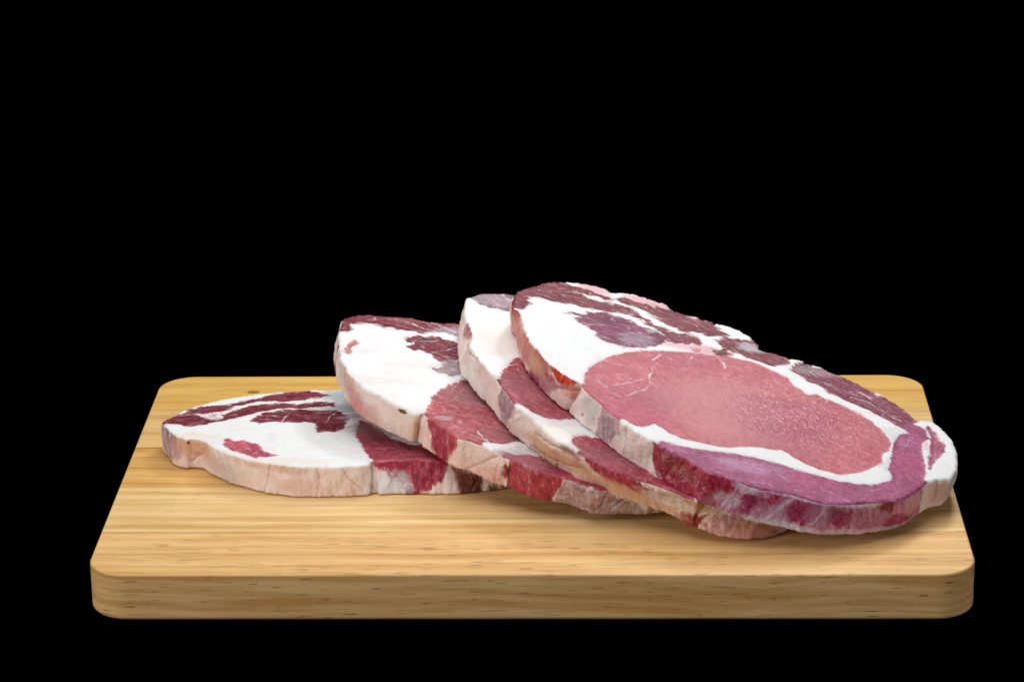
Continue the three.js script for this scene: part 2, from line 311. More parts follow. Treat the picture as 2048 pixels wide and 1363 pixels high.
      { tone: 'salm', a: 0.4, at: [271.8,12.5, 5, 6] },
      { tone: 'frost', a: 0.5, at: [209.1,9.9, 10, 3] },
    ], sideLines: [
      { w: 0.8, tone: 'salmline', depth: 0.2, p: [359.1,0.8,355.5,7.4,353.7,12.7] },
      { w: 1.4, tone: 'darkline', depth: 0.9, p: [316.4,0.2,317.6,4.8,318.2,13.3] },
      { w: 0.5, tone: 'whiteline', depth: -0.25, p: [291,-0.7,289.8,11.3] },
      { w: 0.9, tone: 'orangeline', depth: 0.5, p: [271.2,-0.1,280.2,8,288.6,14.3] },
      { w: 0.5, tone: 'redline', depth: 0.1, p: [271.2,1.7,272.4,10.4,271.2,14.1] },
      { w: 0.8, tone: 'greyline', depth: 0.5, p: [218.7,2.2,221.1,11.3] },
      { w: 0.8, tone: 'greyline', depth: 0.5, p: [210.9,5.8,215.7,9.8] },
    ] },
  { origin: [0.0328,0.0254,-0.1016], normal: [0.1647,0.9649,0.2044], thick: 14.5, length: 445.0,
    rim: [-52.1,-74.9,2,-47,-75.5,2,-21.8,-69.8,2,8.2,-47.8,2,38.2,-14.8,2,63.2,18.2,2,74.2,44.2,2.3,73.2,56.2,3.3,65.2,64.2,4.7,54.2,68.7,4.7,43.2,69.7,2.9,34.2,68.7,0.4,33.3,70.9,-1.7,27.7,68.4,-3.2,20,64.5,-4.1,11.7,61.8,-4.3,4.5,59.3,-4.3,-0.7,56.7,-4,-8.5,52,-2.9,-13.8,48.6,-2.1,-19,44.8,-2.8,-23.8,41.7,-3.6,-28,38.4,-2.9,-32.4,31.4,-1.4,-35.6,26.4,-0.4,-38.3,23.2,-0.2,-41.1,19.9,-0.3,-43.8,16.7,0,-44.4,12.9,0.7,-46.1,9.4,1.2,-48.4,4.9,1.3,-50.1,1.4,1.2,-52.4,-3.1,1.3,-55.8,-8.3,1.3,-59.2,-13.6,1,-62.1,-20,1.2,-64.2,-25.7,2.1,-63.3,-30.7,3.3,-63.2,-34.4,4,-64.2,-39.5,3.8,-65.4,-43.9,2.8,-67.1,-48.3,1.4,-67.7,-55.7,0.4,-67.6,-61.2,0.2,-66.5,-66.1,0.7,-63.3,-70.1,1.5,-57.8,-73.7,1.9],
    top: [
      { part: 'muscle_strip', tone: 'dusk', p: [-63.8,-67.6,-61.6,-70.4,-57.8,-73.7,-52.1,-74.9,-47,-75.5,-40.8,-74.1,-38.3,-62.7,-42.7,-58.7,-46.1,-59.4,-51.8,-61,-57.4,-61,-60.2,-62.4,-62.3,-64.9] },
      { part: 'eye_muscle', tone: 'eyed', p: [-50,-3.7,-49.7,-7.4,-48.2,-10.8,-46.4,-13.8,-42.9,-15.8,-34.3,-24.3,-17.8,-12.1,-9.6,6,-12.3,19.5,-19.7,21.4,-24.5,23.6,-28.2,24.3,-32.5,23.4,-36.2,20.7,-39,17.6,-42.2,14.8,-44.4,12.9,-46.1,9.4,-48.1,4.9,-49.4,0.7] },
      { part: 'muscle_patch', tone: 'eyed', p: [-46.2,-15.8,-44.6,-19.3,-42.7,-21.2,-40.8,-19.6,-41.6,-16.7,-44.5,-15.4] },
      { part: 'front_muscle', tone: 'eyed', p: [-19.3,38.5,-17.3,33.8,-14.9,34.2,-11.2,32.8,-6.4,34.5,4.7,40.3,20.3,49.7,30.6,58.3,32.9,67.8,27.6,71.8,19.9,68.7,11.7,65.5,4.4,61.4,-0.7,57.4,-8.5,52,-13.2,48.5,-15.9,44] },
    ], veins: [
      { w: 1.3, tone: 'fat', p: [-52.7,-74.7,-50.4,-72,-46.9,-69.1,-42.9,-65.8] },
      { w: 0.5, tone: 'slit', p: [-53.2,-52.6,-49.8,-51.7,-44.8,-51.8] },
      { w: 0.4, tone: 'fat', p: [-42.8,-12.7,-40.6,-9.2,-39.4,-5.4] },
    ], spots: [
      { tone: 'frost', a: 0.45, at: [-54.2,-67.1, 14, 6] },
      { tone: 'frostd', a: 0.5, at: [-37.1,1, 14, 14] },
      { tone: 'frostd', a: 0.3, at: [-27.2,23.3, 12, 7] },
      { tone: 'frostd', a: 0.35, at: [-5.9,46.7, 22, 8] },
      { tone: 'cream', a: 0.35, at: [-49.4,-33.9, 12, 12] },
      { tone: 'cream', a: 0.4, at: [-32.3,34.2, 20, 6] },
    ], side: [
      { part: 'side_muscle', tone: 'patchw', p: [420.3,-3,414.7,-3,404.8,-3,407.9,-3] },
      { part: 'side_muscle', tone: 'patchw', p: [404.8,-3,396.2,-3,390.6,-3,396.2,3.5,403.6,6.7,406,3.7] },
      { part: 'side_muscle', tone: 'greyp', p: [354.1,-3,350.4,-3,342.4,-3,338.7,-3,336.8,6.5,339.9,11.6,345.5,17.5,349.2,9.9,353.5,6.3] },
      { part: 'front_muscle', tone: 'redb', p: [294.2,-3,288,-3,278.7,-3,273.2,-3,265.1,3,256.5,3.3,247.8,2.6,245.4,3,253.4,7.1,261.4,8.7,269.5,9.3,275.6,10.1,281.2,8.6,288,5.6,292.9,2.7] },
      { part: 'front_muscle', tone: 'rustred', p: [253.4,17.5,246.6,6.9,250.9,8.6,244.7,5.5,237.3,7.9,233.6,5.7,234.2,6.9,236.1,10.5,239.2,17.5,246,17.5,251.5,17.5,254,17.5] },
      { part: 'side_muscle', tone: 'bandpink', p: [237.9,17.5,233,6.5,224.3,4.2,216.3,6.7,208.3,9.5,196.5,17.5,202.7,17.5,210.8,17.5,218.2,17.5,225.6,17.5,233,17.5] },
      { part: 'side_muscle', tone: 'bandp', p: [324.5,17.5,322.6,8.7,310.3,6.3,300.4,6.4,295.4,6.8,296.7,9.5,303.5,11.8,314.6,17.5] },
    ], sideSpots: [
      { tone: 'white', a: 0.7, at: [372.7,10.7, 12, 9] },
      { tone: 'white', a: 0.6, at: [385,8.3, 10, 8] },
      { tone: 'pinkw', a: 0.6, at: [385.7,4.9, 6, 5] },
      { tone: 'pinkw', a: 0.5, at: [369,3.9, 8, 5] },
      { tone: 'pinkw', a: 0.5, at: [335,12.5, 8, 5] },
      { tone: 'peach', a: 0.9, at: [306.5,8.7, 16, 4] },
      { tone: 'peach', a: 0.8, at: [317.1,9, 14, 4] },
      { tone: 'rustw', a: 0.7, at: [300.4,1.5, 6, 3] },
      { tone: 'rustw', a: 0.5, at: [294.8,6.4, 6, 3] },
      { tone: 'peach', a: 0.9, at: [281.2,10, 20, 4] },
      { tone: 'peach', a: 0.8, at: [266.4,12.2, 20, 4] },
      { tone: 'ochre', a: 0.8, at: [244.7,3.1, 14, 4] },
      { tone: 'white', a: 0.7, at: [253.4,5.7, 14, 3.5] },
      { tone: 'salm', a: 0.35, at: [211.4,10.3, 14, 4] },
    ], sideLines: [
      { w: 0.9, tone: 'rustline', depth: 0.8, p: [321.4,4.7,310.3,3.5,302.8,2.3,299.1,2.9] },
      { w: 0.8, tone: 'rustline', depth: 0.5, p: [394.9,5.3,379.5,1.6,373.3,0.8] },
      { w: 1.2, tone: 'whiteline', depth: -0.5, p: [343,15.2,338.1,8.2,333.7,3.4] },
      { w: 0.8, tone: 'rustline', depth: 0.5, p: [325.1,12.9,314.6,11.4,303.5,10.4,295.4,7.5] },
      { w: 1.4, tone: 'whiteline', depth: -0.3, p: [297.3,-0.7,293.6,2.3,288,6.3] },
    ] },
  { origin: [0.0804,0.0292,-0.0986], normal: [0.2018,0.9601,0.1939], thick: 14.5, length: 533.8,
    rim: [-18,-60.5,2,-10.7,-58.6,2,-2.9,-56.4,2,3.8,-55.1,2,8.3,-52.7,2,10.9,-49.5,2,14.7,-46.2,2,15.2,-42.1,2,17.2,-40,2,21.7,-40.3,2,27.2,-38.4,2,29.4,-36.9,2,33.4,-37.4,2,37.2,-35.5,2,42.2,-34.8,2,46.5,-32,2,47,-32.2,2,53,-29.9,2,58.9,-26.1,2,64.1,-22.3,2,70.5,-18.7,2,75.2,-14.5,2,79.6,-8.8,2,83.1,-4.6,2,87.5,-4.9,2,91.2,-3.2,2,94.8,2.5,2,97.4,8.7,1.9,98.5,16.2,1.4,97.9,26.2,0.5,96.4,33.3,-0.3,93.1,39.3,-0.5,88.9,41.6,0.1,84.3,44.7,0.9,80.7,48.6,1.3,73.9,58.1,1.3,67.1,63.4,1.7,59.5,67.1,2.3,51.9,70.3,2.6,43.8,72.9,2.7,35.9,74.1,3.4,27.7,72.5,4.4,20.5,71.5,4.7,10.1,71.7,4.3,2.4,69.6,3.6,-3.8,67.7,2.9,-10.5,66.5,2.3,-14.5,63.1,2.5,-20.7,58.4,2.8,-25.3,55.6,2.4,-29.4,53.1,1.8,-33.5,49.8,1.3,-40.3,45.5,0.9,-44.5,41.5,0.7,-47.6,38.2,0.6,-51.8,33.1,0.8,-56.6,26.8,1.3,-60.8,21.2,2,-63,16.9,2.6,-65.1,14.1,2.7,-68.9,10.7,2.1,-73.2,7.1,1.2,-77.6,2.9,0.4,-82,-4.4,-0.1,-85.4,-10.6,-0.5,-88.2,-18.1,-0.9,-90,-26,-1,-91.1,-32,-1.2,-92.2,-37.1,-1.8,-94.8,-41.1,-2.6,-95.3,-46.4,-2.6,-93.9,-51.8,-1.2,-90.7,-57.4,0.7,-85.2,-61.6,1.8,-80.7,-65.8,2,-75.7,-69.4,2,-67.8,-71,2,-60.4,-71.1,2,-53.6,-70.3,2,-50.2,-67.4,2,-44.5,-69.4,2,-38.8,-69.3,2,-33.2,-67.5,2,-26.4,-65.7,2,-22.5,-61.8,2],
    top: [
      { part: 'eye_muscle', tone: 'eye', p: [-62.4,13.7,-62.7,9.7,-60.9,1.2,-56,-6,-50.5,-12.3,-43.9,-17.6,-36.1,-21.8,-28.4,-24.4,-21.2,-25.9,-16.2,-26.8,-12.8,-27.1,-8.4,-27.8,-3.4,-28.2,1.1,-29.7,4.4,-28.4,10.5,-27.8,17.1,-25.2,22.5,-22.8,26.7,-19.5,29.7,-13.7,36,-8.6,38.8,-9.5,44.7,-6.8,51.6,-3.9,57.4,-0.2,62.5,4.9,66.4,10.5,69,15.6,69.2,21.4,68.2,25.4,65.3,28.7,64.4,32.6,64.4,36.5,60.1,40.7,56,44.8,50.9,48.7,44.9,51,40.7,50.9,35.5,49.6,30.3,47.4,27.3,45.1,24.3,42.2,21.2,39.8,16.9,40.8,11.6,40.8,6.3,41.5,-0.2,44.5,-6.6,45.5,-9.7,45.1,-16.1,44.7,-21.8,44.1,-27.1,41.4,-30.2,38,-32.8,36.1,-36,38.7,-38.1,40.7,-40.8,40.2,-43.4,39.1,-48.1,34.9,-52.3,31.3,-55.8,26,-59,21.1,-61.3,17.5] },
      { part: 'outer_muscle', tone: 'purp', p: [-33.5,49.4,-30.4,49.6,-22.5,50,-16.2,50.2,-11,49.8,-3,48.9,4.9,48.6,12.8,49.5,20.6,51.1,25.8,53.1,31,54.3,37.2,55.2,44,56.2,51.9,55.9,59.4,54.6,66.2,49.7,67.7,45.9,66.4,40.6,68.1,34.4,69.5,25.2,71.3,16.9,74.2,11,78,8.8,76.6,6.3,73.4,4.8,69.9,1.2,65.2,-2,60,-5.6,55.2,-7.9,50,-11.3,44.6,-13.9,42.1,-17.2,36.7,-20.1,32.5,-24,29.4,-26.6,29.2,-28.4,32.5,-32.9,35.9,-33.8,41.4,-32.1,46.4,-30.6,48.5,-29.7,54,-27.8,59.3,-24.7,63.3,-22,64.2,-16.6,69.1,-14.6,72.1,-11.3,76.2,-7.5,79.5,-4.2,83.2,-2.6,80.4,1.1,84.1,1.9,86.7,4.1,86.8,10.5,83.7,14.4,82.8,21.1,82.9,28.9,82.7,36.6,81.7,43.6,79.5,49.9,73.9,58.1,67.1,63.4,59.5,67.1,51.9,70.3,43.8,72.9,35.9,74.1,27.7,72.5,20.5,71.5,10.1,71.7,2.4,69.6,-3.8,67.7,-10.5,66.5,-14.5,63.1,-20.7,58.4,-25.3,55.6,-29.4,53.1] },
      { part: 'muscle_strip', tone: 'stripd', p: [29.4,-26.6,29.2,-28.4,32.5,-32.9,35.9,-33.8,41.4,-32.1,46.4,-30.6,48.6,-30.3,54,-28.6,59.4,-26,64.1,-22.3,64.9,-18.4,68.7,-16.3,70.7,-18,75.1,-14.3,79.6,-8.6,83.3,-3.9,79.3,0.4,74.6,3.9,70,-0.2,65.3,-2.7,60.1,-6,55.3,-8.3,50,-11.7,44.7,-14.4,42.1,-17.7,36.8,-20.7,32.5,-24] },
      { part: 'muscle_patch', tone: 'capd', p: [87.3,-0.1,90,4.1,92.2,9.3,93.6,13.8,92.5,19.6,89.2,25,87.1,30,85.8,35.6,84.4,35.1,85,26.3,86.4,18,87.3,9.9] },
      { part: 'muscle_strip', tone: 'dark', p: [-95.5,-46,-93.9,-49.6,-91.7,-52.1,-88.4,-57.1,-84,-62.5,-81.5,-65.1,-76.7,-63.9,-70,-61.8,-64.9,-60.8,-61.5,-58.4,-55.9,-57.2,-50.8,-58.1,-44.6,-56.9,-40.2,-53.8,-36.3,-49.6,-31.3,-44.8,-26.9,-43,-22.5,-41.3,-16.8,-42.1,-13.5,-41.1,-10.7,-37.5,-12,-35.1,-14.2,-36.3,-15.9,-34.7,-21,-33.2,-24.8,-34,-25.9,-36.9,-28.6,-40.3,-33.6,-45.1,-38,-48,-41.9,-51,-47.5,-50.7,-53.7,-49.7,-59.8,-50.4,-64.8,-50.8,-71,-51.5,-78.3,-51.2,-85,-52.2,-87.8,-51.2,-88.8,-48.1,-87.4,-45.5,-89.8,-41.7,-91.4,-37.6,-93.3,-38.9,-94.8,-41.4] },
      { part: 'muscle_strip', tone: 'dark', p: [-80.1,-65.8,-78.5,-67.9,-72.8,-68.3,-67.2,-66.9,-61.5,-65.5,-57,-63.7,-53.6,-63.6,-49.7,-60.3,-54.2,-60.3,-59.8,-62,-67.2,-63.1,-74.5,-64.2] },
      { part: 'muscle_strip', tone: 'dark', p: [-48,-62.7,-43.4,-64.6,-38.9,-63.1,-34.4,-61.9,-27.6,-61.4,-22.5,-60.9,-18.6,-59,-13.6,-56.3,-8.1,-57.1,-9.1,-56.1,-4.6,-55.5,-2.5,-51.3,1.3,-47.1,-2.7,-46,-7.8,-44.9,-12.3,-45.6,-17.3,-44.1,-22.3,-46.8,-27.9,-50.3,-31.2,-53.6,-35.6,-57.6,-40.1,-58.5,-44.6,-60.6] },
      { part: 'muscle_strip', tone: 'violet', p: [-71.5,-42.5,-67,-42.7,-63.7,-42.7,-59.8,-46.5,-53.1,-47.7,-47.5,-46.4,-42.5,-45.3,-38.1,-41.4,-33.6,-39.7,-29.2,-39,-26,-35.8,-26.5,-33.3,-31.6,-28.6,-36.1,-25.5,-42.2,-21.9,-47.7,-23,-53.2,-24.3,-56.5,-26.1,-57.6,-28.2,-55.7,-31,-59.8,-31.9,-62.6,-34.2,-60.4,-36,-64.8,-36.7,-66.2,-38.9,-64.3,-41.2,-68.7,-42.2] },
      { part: 'muscle_strip', tone: 'dark', p: [-3.4,-41.2,1.2,-44.4,8.5,-45.2,14.2,-45.8,15.2,-42.1,17.2,-40,22.3,-40.2,27.2,-38.4,27.6,-34.5,26.8,-31,24,-29.9,19.4,-27.3,16.2,-29.4,10.7,-31,5.2,-33.2,0.8,-35.1,-2.2,-37.9] },
      { part: 'muscle_patch', tone: 'dark', p: [-5.4,-32.2,-0.3,-34.2,2.4,-32.7,-0.3,-29.5,-3.9,-28.5] },
      { part: 'blood_spot', tone: 'blood', p: [-14.7,-30,-12.4,-32.3,-11,-30.7,-12,-28.2,-13.9,-27.9] },
    ], veins: [
      { w: 0.9, tone: 'fat', p: [-33.1,-7.7,-34.3,-0.6,-33.8,4.9,-36.6,9.8,-41,13.8,-44.2,17] },
      { w: 0.8, tone: 'fat', p: [-34.3,-0.3,-38.7,3.4,-45.2,7.8,-50.1,10.9] },
      { w: 2, tone: 'grey', p: [-58.2,7.2,-54.9,11.7,-51.7,16.2,-48.3,19.3] },
      { w: 1.3, tone: 'fat', p: [-29,-21.5,-31,-18.2,-33.2,-14.6] },
      { w: 1, tone: 'fat', p: [-13.7,-26.3,-15.7,-22.2,-17.2,-19.5] },
      { w: 1.2, tone: 'fat', p: [-4.5,-28.1,-1.6,-23.8,-0.5,-19.1] },
      { w: 1.2, tone: 'fat', p: [28.2,-16.9,31.9,-12.9,35,-9.6] },
      { w: 0.7, tone: 'lilac', p: [-10.1,54.7,-2.3,56.1,5.6,56.9,13.5,56.9,21.4,55.4,26.8,53.7] },
      { w: 0.8, tone: 'lilac', p: [18.1,58.3,20.6,59.8,23.1,62.8] },
      { w: 0.5, tone: 'lilac', p: [78,8.8,78,14.8,75.3,20.5,70.5,25.9] },
      { w: 1.6, tone: 'fat', p: [86.9,4,87,12,84.6,22.5,83.8,30.5,83.5,39.2] },
      { w: 0.5, tone: 'lilac', p: [65.3,60.7,69.9,56.5,74,52] },
      { w: 0.8, tone: 'lilac', p: [-62.3,-34.6,-58.7,-36.6,-53.4,-38.4] },
      { w: 0.8, tone: 'lilac', p: [-56.8,-28.1,-50.4,-31,-43.2,-33.8,-38.1,-36.9,-30.3,-38.9] },
      { w: 0.6, tone: 'lilac', p: [-46.6,-27.8,-42.7,-24.7,-42.1,-22.1] },
      { w: 0.7, tone: 'lilac', p: [-47.4,-56.8,-43.5,-52.6,-39.1,-52.5] },
      { w: 0.5, tone: 'lilac', p: [-32,51.1,-22.6,52.9,-11.1,54.1,-0.6,54.6,9.9,54.2] },
      { w: 0.6, tone: 'fat', p: [-19.3,-13.8,-17.1,-11.9] },
      { w: 0.6, tone: 'fat', p: [-50.5,-6.6,-46.2,-6.5] },
      { w: 0.7, tone: 'lilac', p: [55.3,60.5,61.4,56.8] },
      { w: 0.8, tone: 'fat', p: [54.6,-13.5,61.1,-12,68.8,-5.3,72.9,-1.6] },
      { w: 0.5, tone: 'lilac', p: [34.6,-22.1,42.4,-20.9,49.9,-17.7,58.6,-15.3] },
    ], spots: [
      { tone: 'pale', a: 0.75, at: [-4.8,11.2, 30, 22] },
      { tone: 'pale', a: 0.5, at: [-0.3,34.4, 20, 14] },
      { tone: 'mauve', a: 0.42, at: [23.6,16.1, 26, 16] },
      { tone: 'mauve', a: 0.3, at: [23.6,35.6, 18, 14] },
      { tone: 'mauve', a: 0.7, at: [21.7,1.1, 16, 4] },
      { tone: 'mauve', a: 0.35, at: [-34.6,15.7, 14, 10] },
      { tone: 'magenta', a: 0.5, at: [-44.4,34.7, 20, 12] },
      { tone: 'frost', a: 0.35, at: [-39.3,-30.3, 9, 6] },
      { tone: 'pinkrim', a: 0.9, at: [-58.7,-69.1, 9, 7] },
      { tone: 'pinkrim', a: 0.9, at: [-33.2,-65.6, 12, 6] },
      { tone: 'pinkrim', a: 0.5, at: [-25.3,-62.7, 9, 6] },
      { tone: 'pinkrim', a: 0.7, at: [-24.9,-31.9, 9, 4] },
      { tone: 'pinkrim', a: 0.8, at: [-11.6,-31, 8, 4] },
      { tone: 'pinkrim', a: 0.5, at: [-5.5,-29.9, 8, 5] },
      { tone: 'frost', a: 0.8, at: [12.2,-40.6, 7, 4] },
      { tone: 'frost', a: 0.35, at: [38.5,-29.6, 10, 4] },
      { tone: 'pinkrim', a: 0.5, at: [84.1,15.8, 2.5, 5] },
      { tone: 'magenta', a: 0.35, at: [76.3,32.8, 9, 9] },
      { tone: 'lilac', a: 0.35, at: [5.6,56.5, 14, 5] },
      { tone: 'magenta', a: 0.4, at: [34.3,58.9, 14, 5] },
      { tone: 'greyfat', a: 0.3, at: [71.6,12.8, 7, 7] },
      { tone: 'greyfat', a: 0.3, at: [66.7,37.7, 5, 6] },
      { tone: 'mauve', a: 0.4, at: [-17.4,-21.7, 14, 6] },
      { tone: 'tan', a: 0.3, at: [20.2,-0.9, 16, 6] },
    ], side: [
      { part: 'side_muscle', tone: 'darkred', p: [440.4,-3,432.2,-3,427.8,-3,425.6,-3,431.5,7.2,433.7,7.3,434.4,3.2] },
      { part: 'wound', tone: 'wound', p: [390.7,-3,387,-3,381.1,-3,375.1,-3,370.7,-3,369.2,-3,373.7,4.7,377.4,6.1,381.1,4.8,384.8,3.1] },
      { part: 'side_muscle', tone: 'mauvew', p: [401.1,12.2,392.9,6.4,385.5,4.3,381.8,5.2,378.8,7.2,381.8,10.1,386.3,17.5,392.9,17.5,398.9,17.5] },
      { part: 'side_muscle', tone: 'greyp', p: [353.6,-3,347,-3,341.8,-3,339.6,5.2,341.8,12.2,344,17.5,350.7,17.5,351.4,7.5] },
      { part: 'outer_muscle', tone: 'lilacbase', p: [281,-3,273.6,-3,268.4,-3,260.2,-3,246.1,-3,238,-3,229.8,-3,221.7,-3,212.8,-3,204.6,-3,195,-3,192,5.1,193.5,17.5,203.9,17.5,212.8,17.5,219.4,17.5,234.3,17.5,244.7,17.5,253.6,17.5,265.4,17.5,272.8,17.5,283.9,17.5,291.4,17.5] },
      { part: 'outer_muscle', tone: 'redw', p: [322.5,-3,317.3,-3,312.1,-3,306.9,-3,298.8,-3,293.6,-3,287.7,-3,281,-3,282.5,6.1,284.7,9.7,288.4,17.5,292.1,17.5,298.8,17.5,305.4,17.5,312.1,17.5,315.8,11.9,320.3,8.4] },
      { part: 'outer_muscle', tone: 'mauvew', p: [278,2.4,271.3,3.6,268.4,4,262.4,-3,267.6,6.5,272.1,8.9,277.3,17.5,282.5,17.5,281,7.7] },
      { part: 'outer_muscle', tone: 'redw', p: [268.4,5.5,261,-3,264.7,5.8,270.6,10.4,272.8,10.9] },
      { part: 'outer_muscle', tone: 'mauvew', p: [257.3,2.6,246.9,-3,245.4,3.1,247.6,8.3,252.1,11.4,258,12.1,261,9.6,259.5,5.6] },
      { part: 'outer_muscle', tone: 'mauvew', p: [243.2,2.9,232.8,3.2,232.8,8.8,237.2,10.9,243.2,8.8] },
      { part: 'muscle_patch', tone: 'darkred', p: [220.9,-3,216.5,-3,212,-3,212.8,2.7,214.3,5.7,219.4,4.2,220.9,2.7] },
      { part: 'outer_muscle', tone: 'mauvew', p: [216.5,17.5,216.5,8.4,210.6,6.3,199.4,11.1,202.4,17.5,211.3,17.5] },
    ], sideSpots: [
      { tone: 'salm', a: 0.9, at: [428.5,9.1, 12, 9] },
      { tone: 'salm', a: 0.95, at: [410,6.4, 12, 7] },
      { tone: 'salm', a: 0.9, at: [398.1,5.3, 12, 6] },
      { tone: 'bloodw', a: 0.6, at: [392.2,2.8, 8, 4] },
      { tone: 'peach', a: 0.6, at: [396.6,6.8, 8, 5] },
      { tone: 'pinkw', a: 0.6, at: [378.1,11, 12, 6] },
      { tone: 'salm', a: 0.7, at: [372.9,5.8, 5, 3] },
      { tone: 'bloodw', a: 0.5, at: [369.9,3.7, 3, 5] },
      { tone: 'greyw', a: 0.75, at: [358.1,4.3, 6, 6] },
      { tone: 'spot', a: 0.6, at: [361.1,10.1, 0.9, 0.9] },
      { tone: 'frost', a: 0.6, at: [278,1.9, 5, 2.2] },
      { tone: 'frost', a: 0.5, at: [283.2,8.7, 7, 3] },
      { tone: 'frost', a: 0.8, at: [273.6,0.3, 9, 1.3] },
      { tone: 'frost', a: 1, at: [255,0.7, 12, 1.3] },
      { tone: 'frost', a: 0.8, at: [234.3,0.3, 13, 1.8] },
      { tone: 'frost', a: 0.9, at: [225.4,0.5, 8, 2] },
      { tone: 'lilacw', a: 0.4, at: [265.4,10.2, 8, 5] },
      { tone: 'lilacw', a: 0.3, at: [286.2,13, 8, 5] },
      { tone: 'lilacw', a: 0.3, at: [246.1,6.4, 6, 6] },
      { tone: 'frost', a: 0.7, at: [238,13.7, 40, 2.2] },
      { tone: 'frost', a: 0.7, at: [262.4,13.9, 16, 3] },
      { tone: 'pinkw', a: 0.5, at: [198.7,4.7, 8, 5] },
      { tone: 'salm', a: 0.3, at: [179.4,7.3, 8, 5] },
      { tone: 'rustw', a: 0.25, at: [311.4,3.7, 9, 4] },
      { tone: 'rustw', a: 0.3, at: [306.9,6.1, 10, 3] },
      { tone: 'bloodw', a: 0.4, at: [299.5,2.3, 8, 3] },
    ], sideLines: [
      { w: 1.2, tone: 'darkline', depth: 1, p: [369.2,2.6,369.2,7.9,371.4,14.1] },
      { w: 0.5, tone: 'greyline', depth: 0.35, p: [336.6,1,334.4,6.5,333.6,13.2] },
      { w: 1, tone: 'darkline', depth: 0.6, p: [380.3,7.4,375.9,6.2,369.9,3.7] },
      { w: 1.2, tone: 'lilacline', depth: -0.3, p: [280.2,0.6,282.5,6.6,284.7,12.6] },
      { w: 1.6, tone: 'lilacline', depth: -0.3, p: [257.3,1,261.7,6.1,266.9,11] },
      { w: 0.8, tone: 'lilacline', depth: -0.2, p: [246.9,0.6,244.7,2.5,245.4,5.7,248.4,10.7] },
      { w: 0.8, tone: 'redline', depth: 0.6, p: [310.6,5.5,311.4,10.6] },
      { w: 0.8, tone: 'redline', depth: 0.5, p: [306.2,1.2,307.7,10] },
      { w: 1.5, tone: 'darkline2', depth: 0.7, p: [183.9,0.1,182.4,6.8,183.1,11.6] },
      { w: 1, tone: 'pinkline', depth: 0.5, p: [189.8,1.1,192,5.7,195,11.2] },
    ] },
];
// ------------------------------------------------------------------ meat: tones are [sRGB of the flesh, how strongly it varies, kind]
const TONES = {
  fat: [[246, 249, 250], 0], eye: [[200, 104, 114], 1], eyem: [[184, 88, 94], 1], eyed: [[172, 64, 80], 1],
  dark: [[124, 38, 54], 1], dusk: [[140, 80, 100], 1], violet: [[126, 44, 82], 1], purp: [[168, 76, 118], 1], patch: [[192, 84, 102], 1], salmon: [[216, 140, 136], 1],
  blood: [[196, 40, 34], 2], red: [[176, 56, 74], 1], redb: [[178, 48, 76], 1], redw: [[170, 36, 68], 1], darkred: [[140, 38, 48], 1], rustred: [[160, 52, 44], 1], brownm: [[134, 72, 62], 1],
  greyp: [[198, 160, 166], 1], mauvew: [[162, 50, 92], 1], patchw: [[196, 138, 128], 1], bandp: [[220, 172, 150], 1],
  pinkfat: [[240, 208, 208], 3], greyfat: [[186, 198, 208], 3], cream: [[246, 226, 206], 3], lilac: [[206, 176, 206], 2], frost: [[226, 230, 238], 2], rusty: [[176, 92, 70], 4], olive: [[122, 96, 26], 2],
  pale: [[212, 138, 142], 4], mauve: [[172, 84, 114], 4], magenta: [[192, 76, 112], 4], pinkrim: [[236, 180, 188], 3], tan: [[204, 130, 116], 4], grey: [[206, 184, 196], 2], slit: [[120, 66, 60], 2],
  orange: [[222, 164, 116], 2], greyw: [[216, 202, 198], 2], pinkw: [[236, 186, 180], 2], white: [[248, 240, 232], 2], spot: [[150, 60, 40], 2], salm: [[216, 128, 112], 2], bloodw: [[178, 56, 50], 2], cream2: [[240, 222, 198], 2],
  peach: [[230, 184, 156], 2], rustw: [[168, 84, 62], 2], ochre: [[190, 138, 72], 2], lilacw: [[196, 166, 190], 2], tanw: [[232, 204, 184], 2],
  redline: [[190, 84, 70], 2], pinkline: [[216, 160, 146], 2], darkline: [[120, 60, 56], 2], darkline2: [[190, 120, 106], 2], salmline: [[206, 112, 98], 2], whiteline: [[246, 236, 226], 2], orangeline: [[206, 138, 92], 2],
  greyline: [[146, 116, 118], 2], rustline: [[152, 92, 64], 2], lilacline: [[214, 190, 208], 2],
  sidefat: [[255, 233, 225], 0], wound: [[214, 54, 22], 2], lilacbase: [[198, 122, 152], 1], capd: [[170, 78, 112], 1], lard: [[232, 208, 214], 2], bandpink: [[224, 168, 162], 1], stripd: [[132, 50, 76], 1], frostd: [[168, 126, 130], 2],
};
for (const k in TONES) TONES[k] = { rgb: TONES[k][0].map((c) => lin(c) * 0.88), kind: TONES[k][1] };

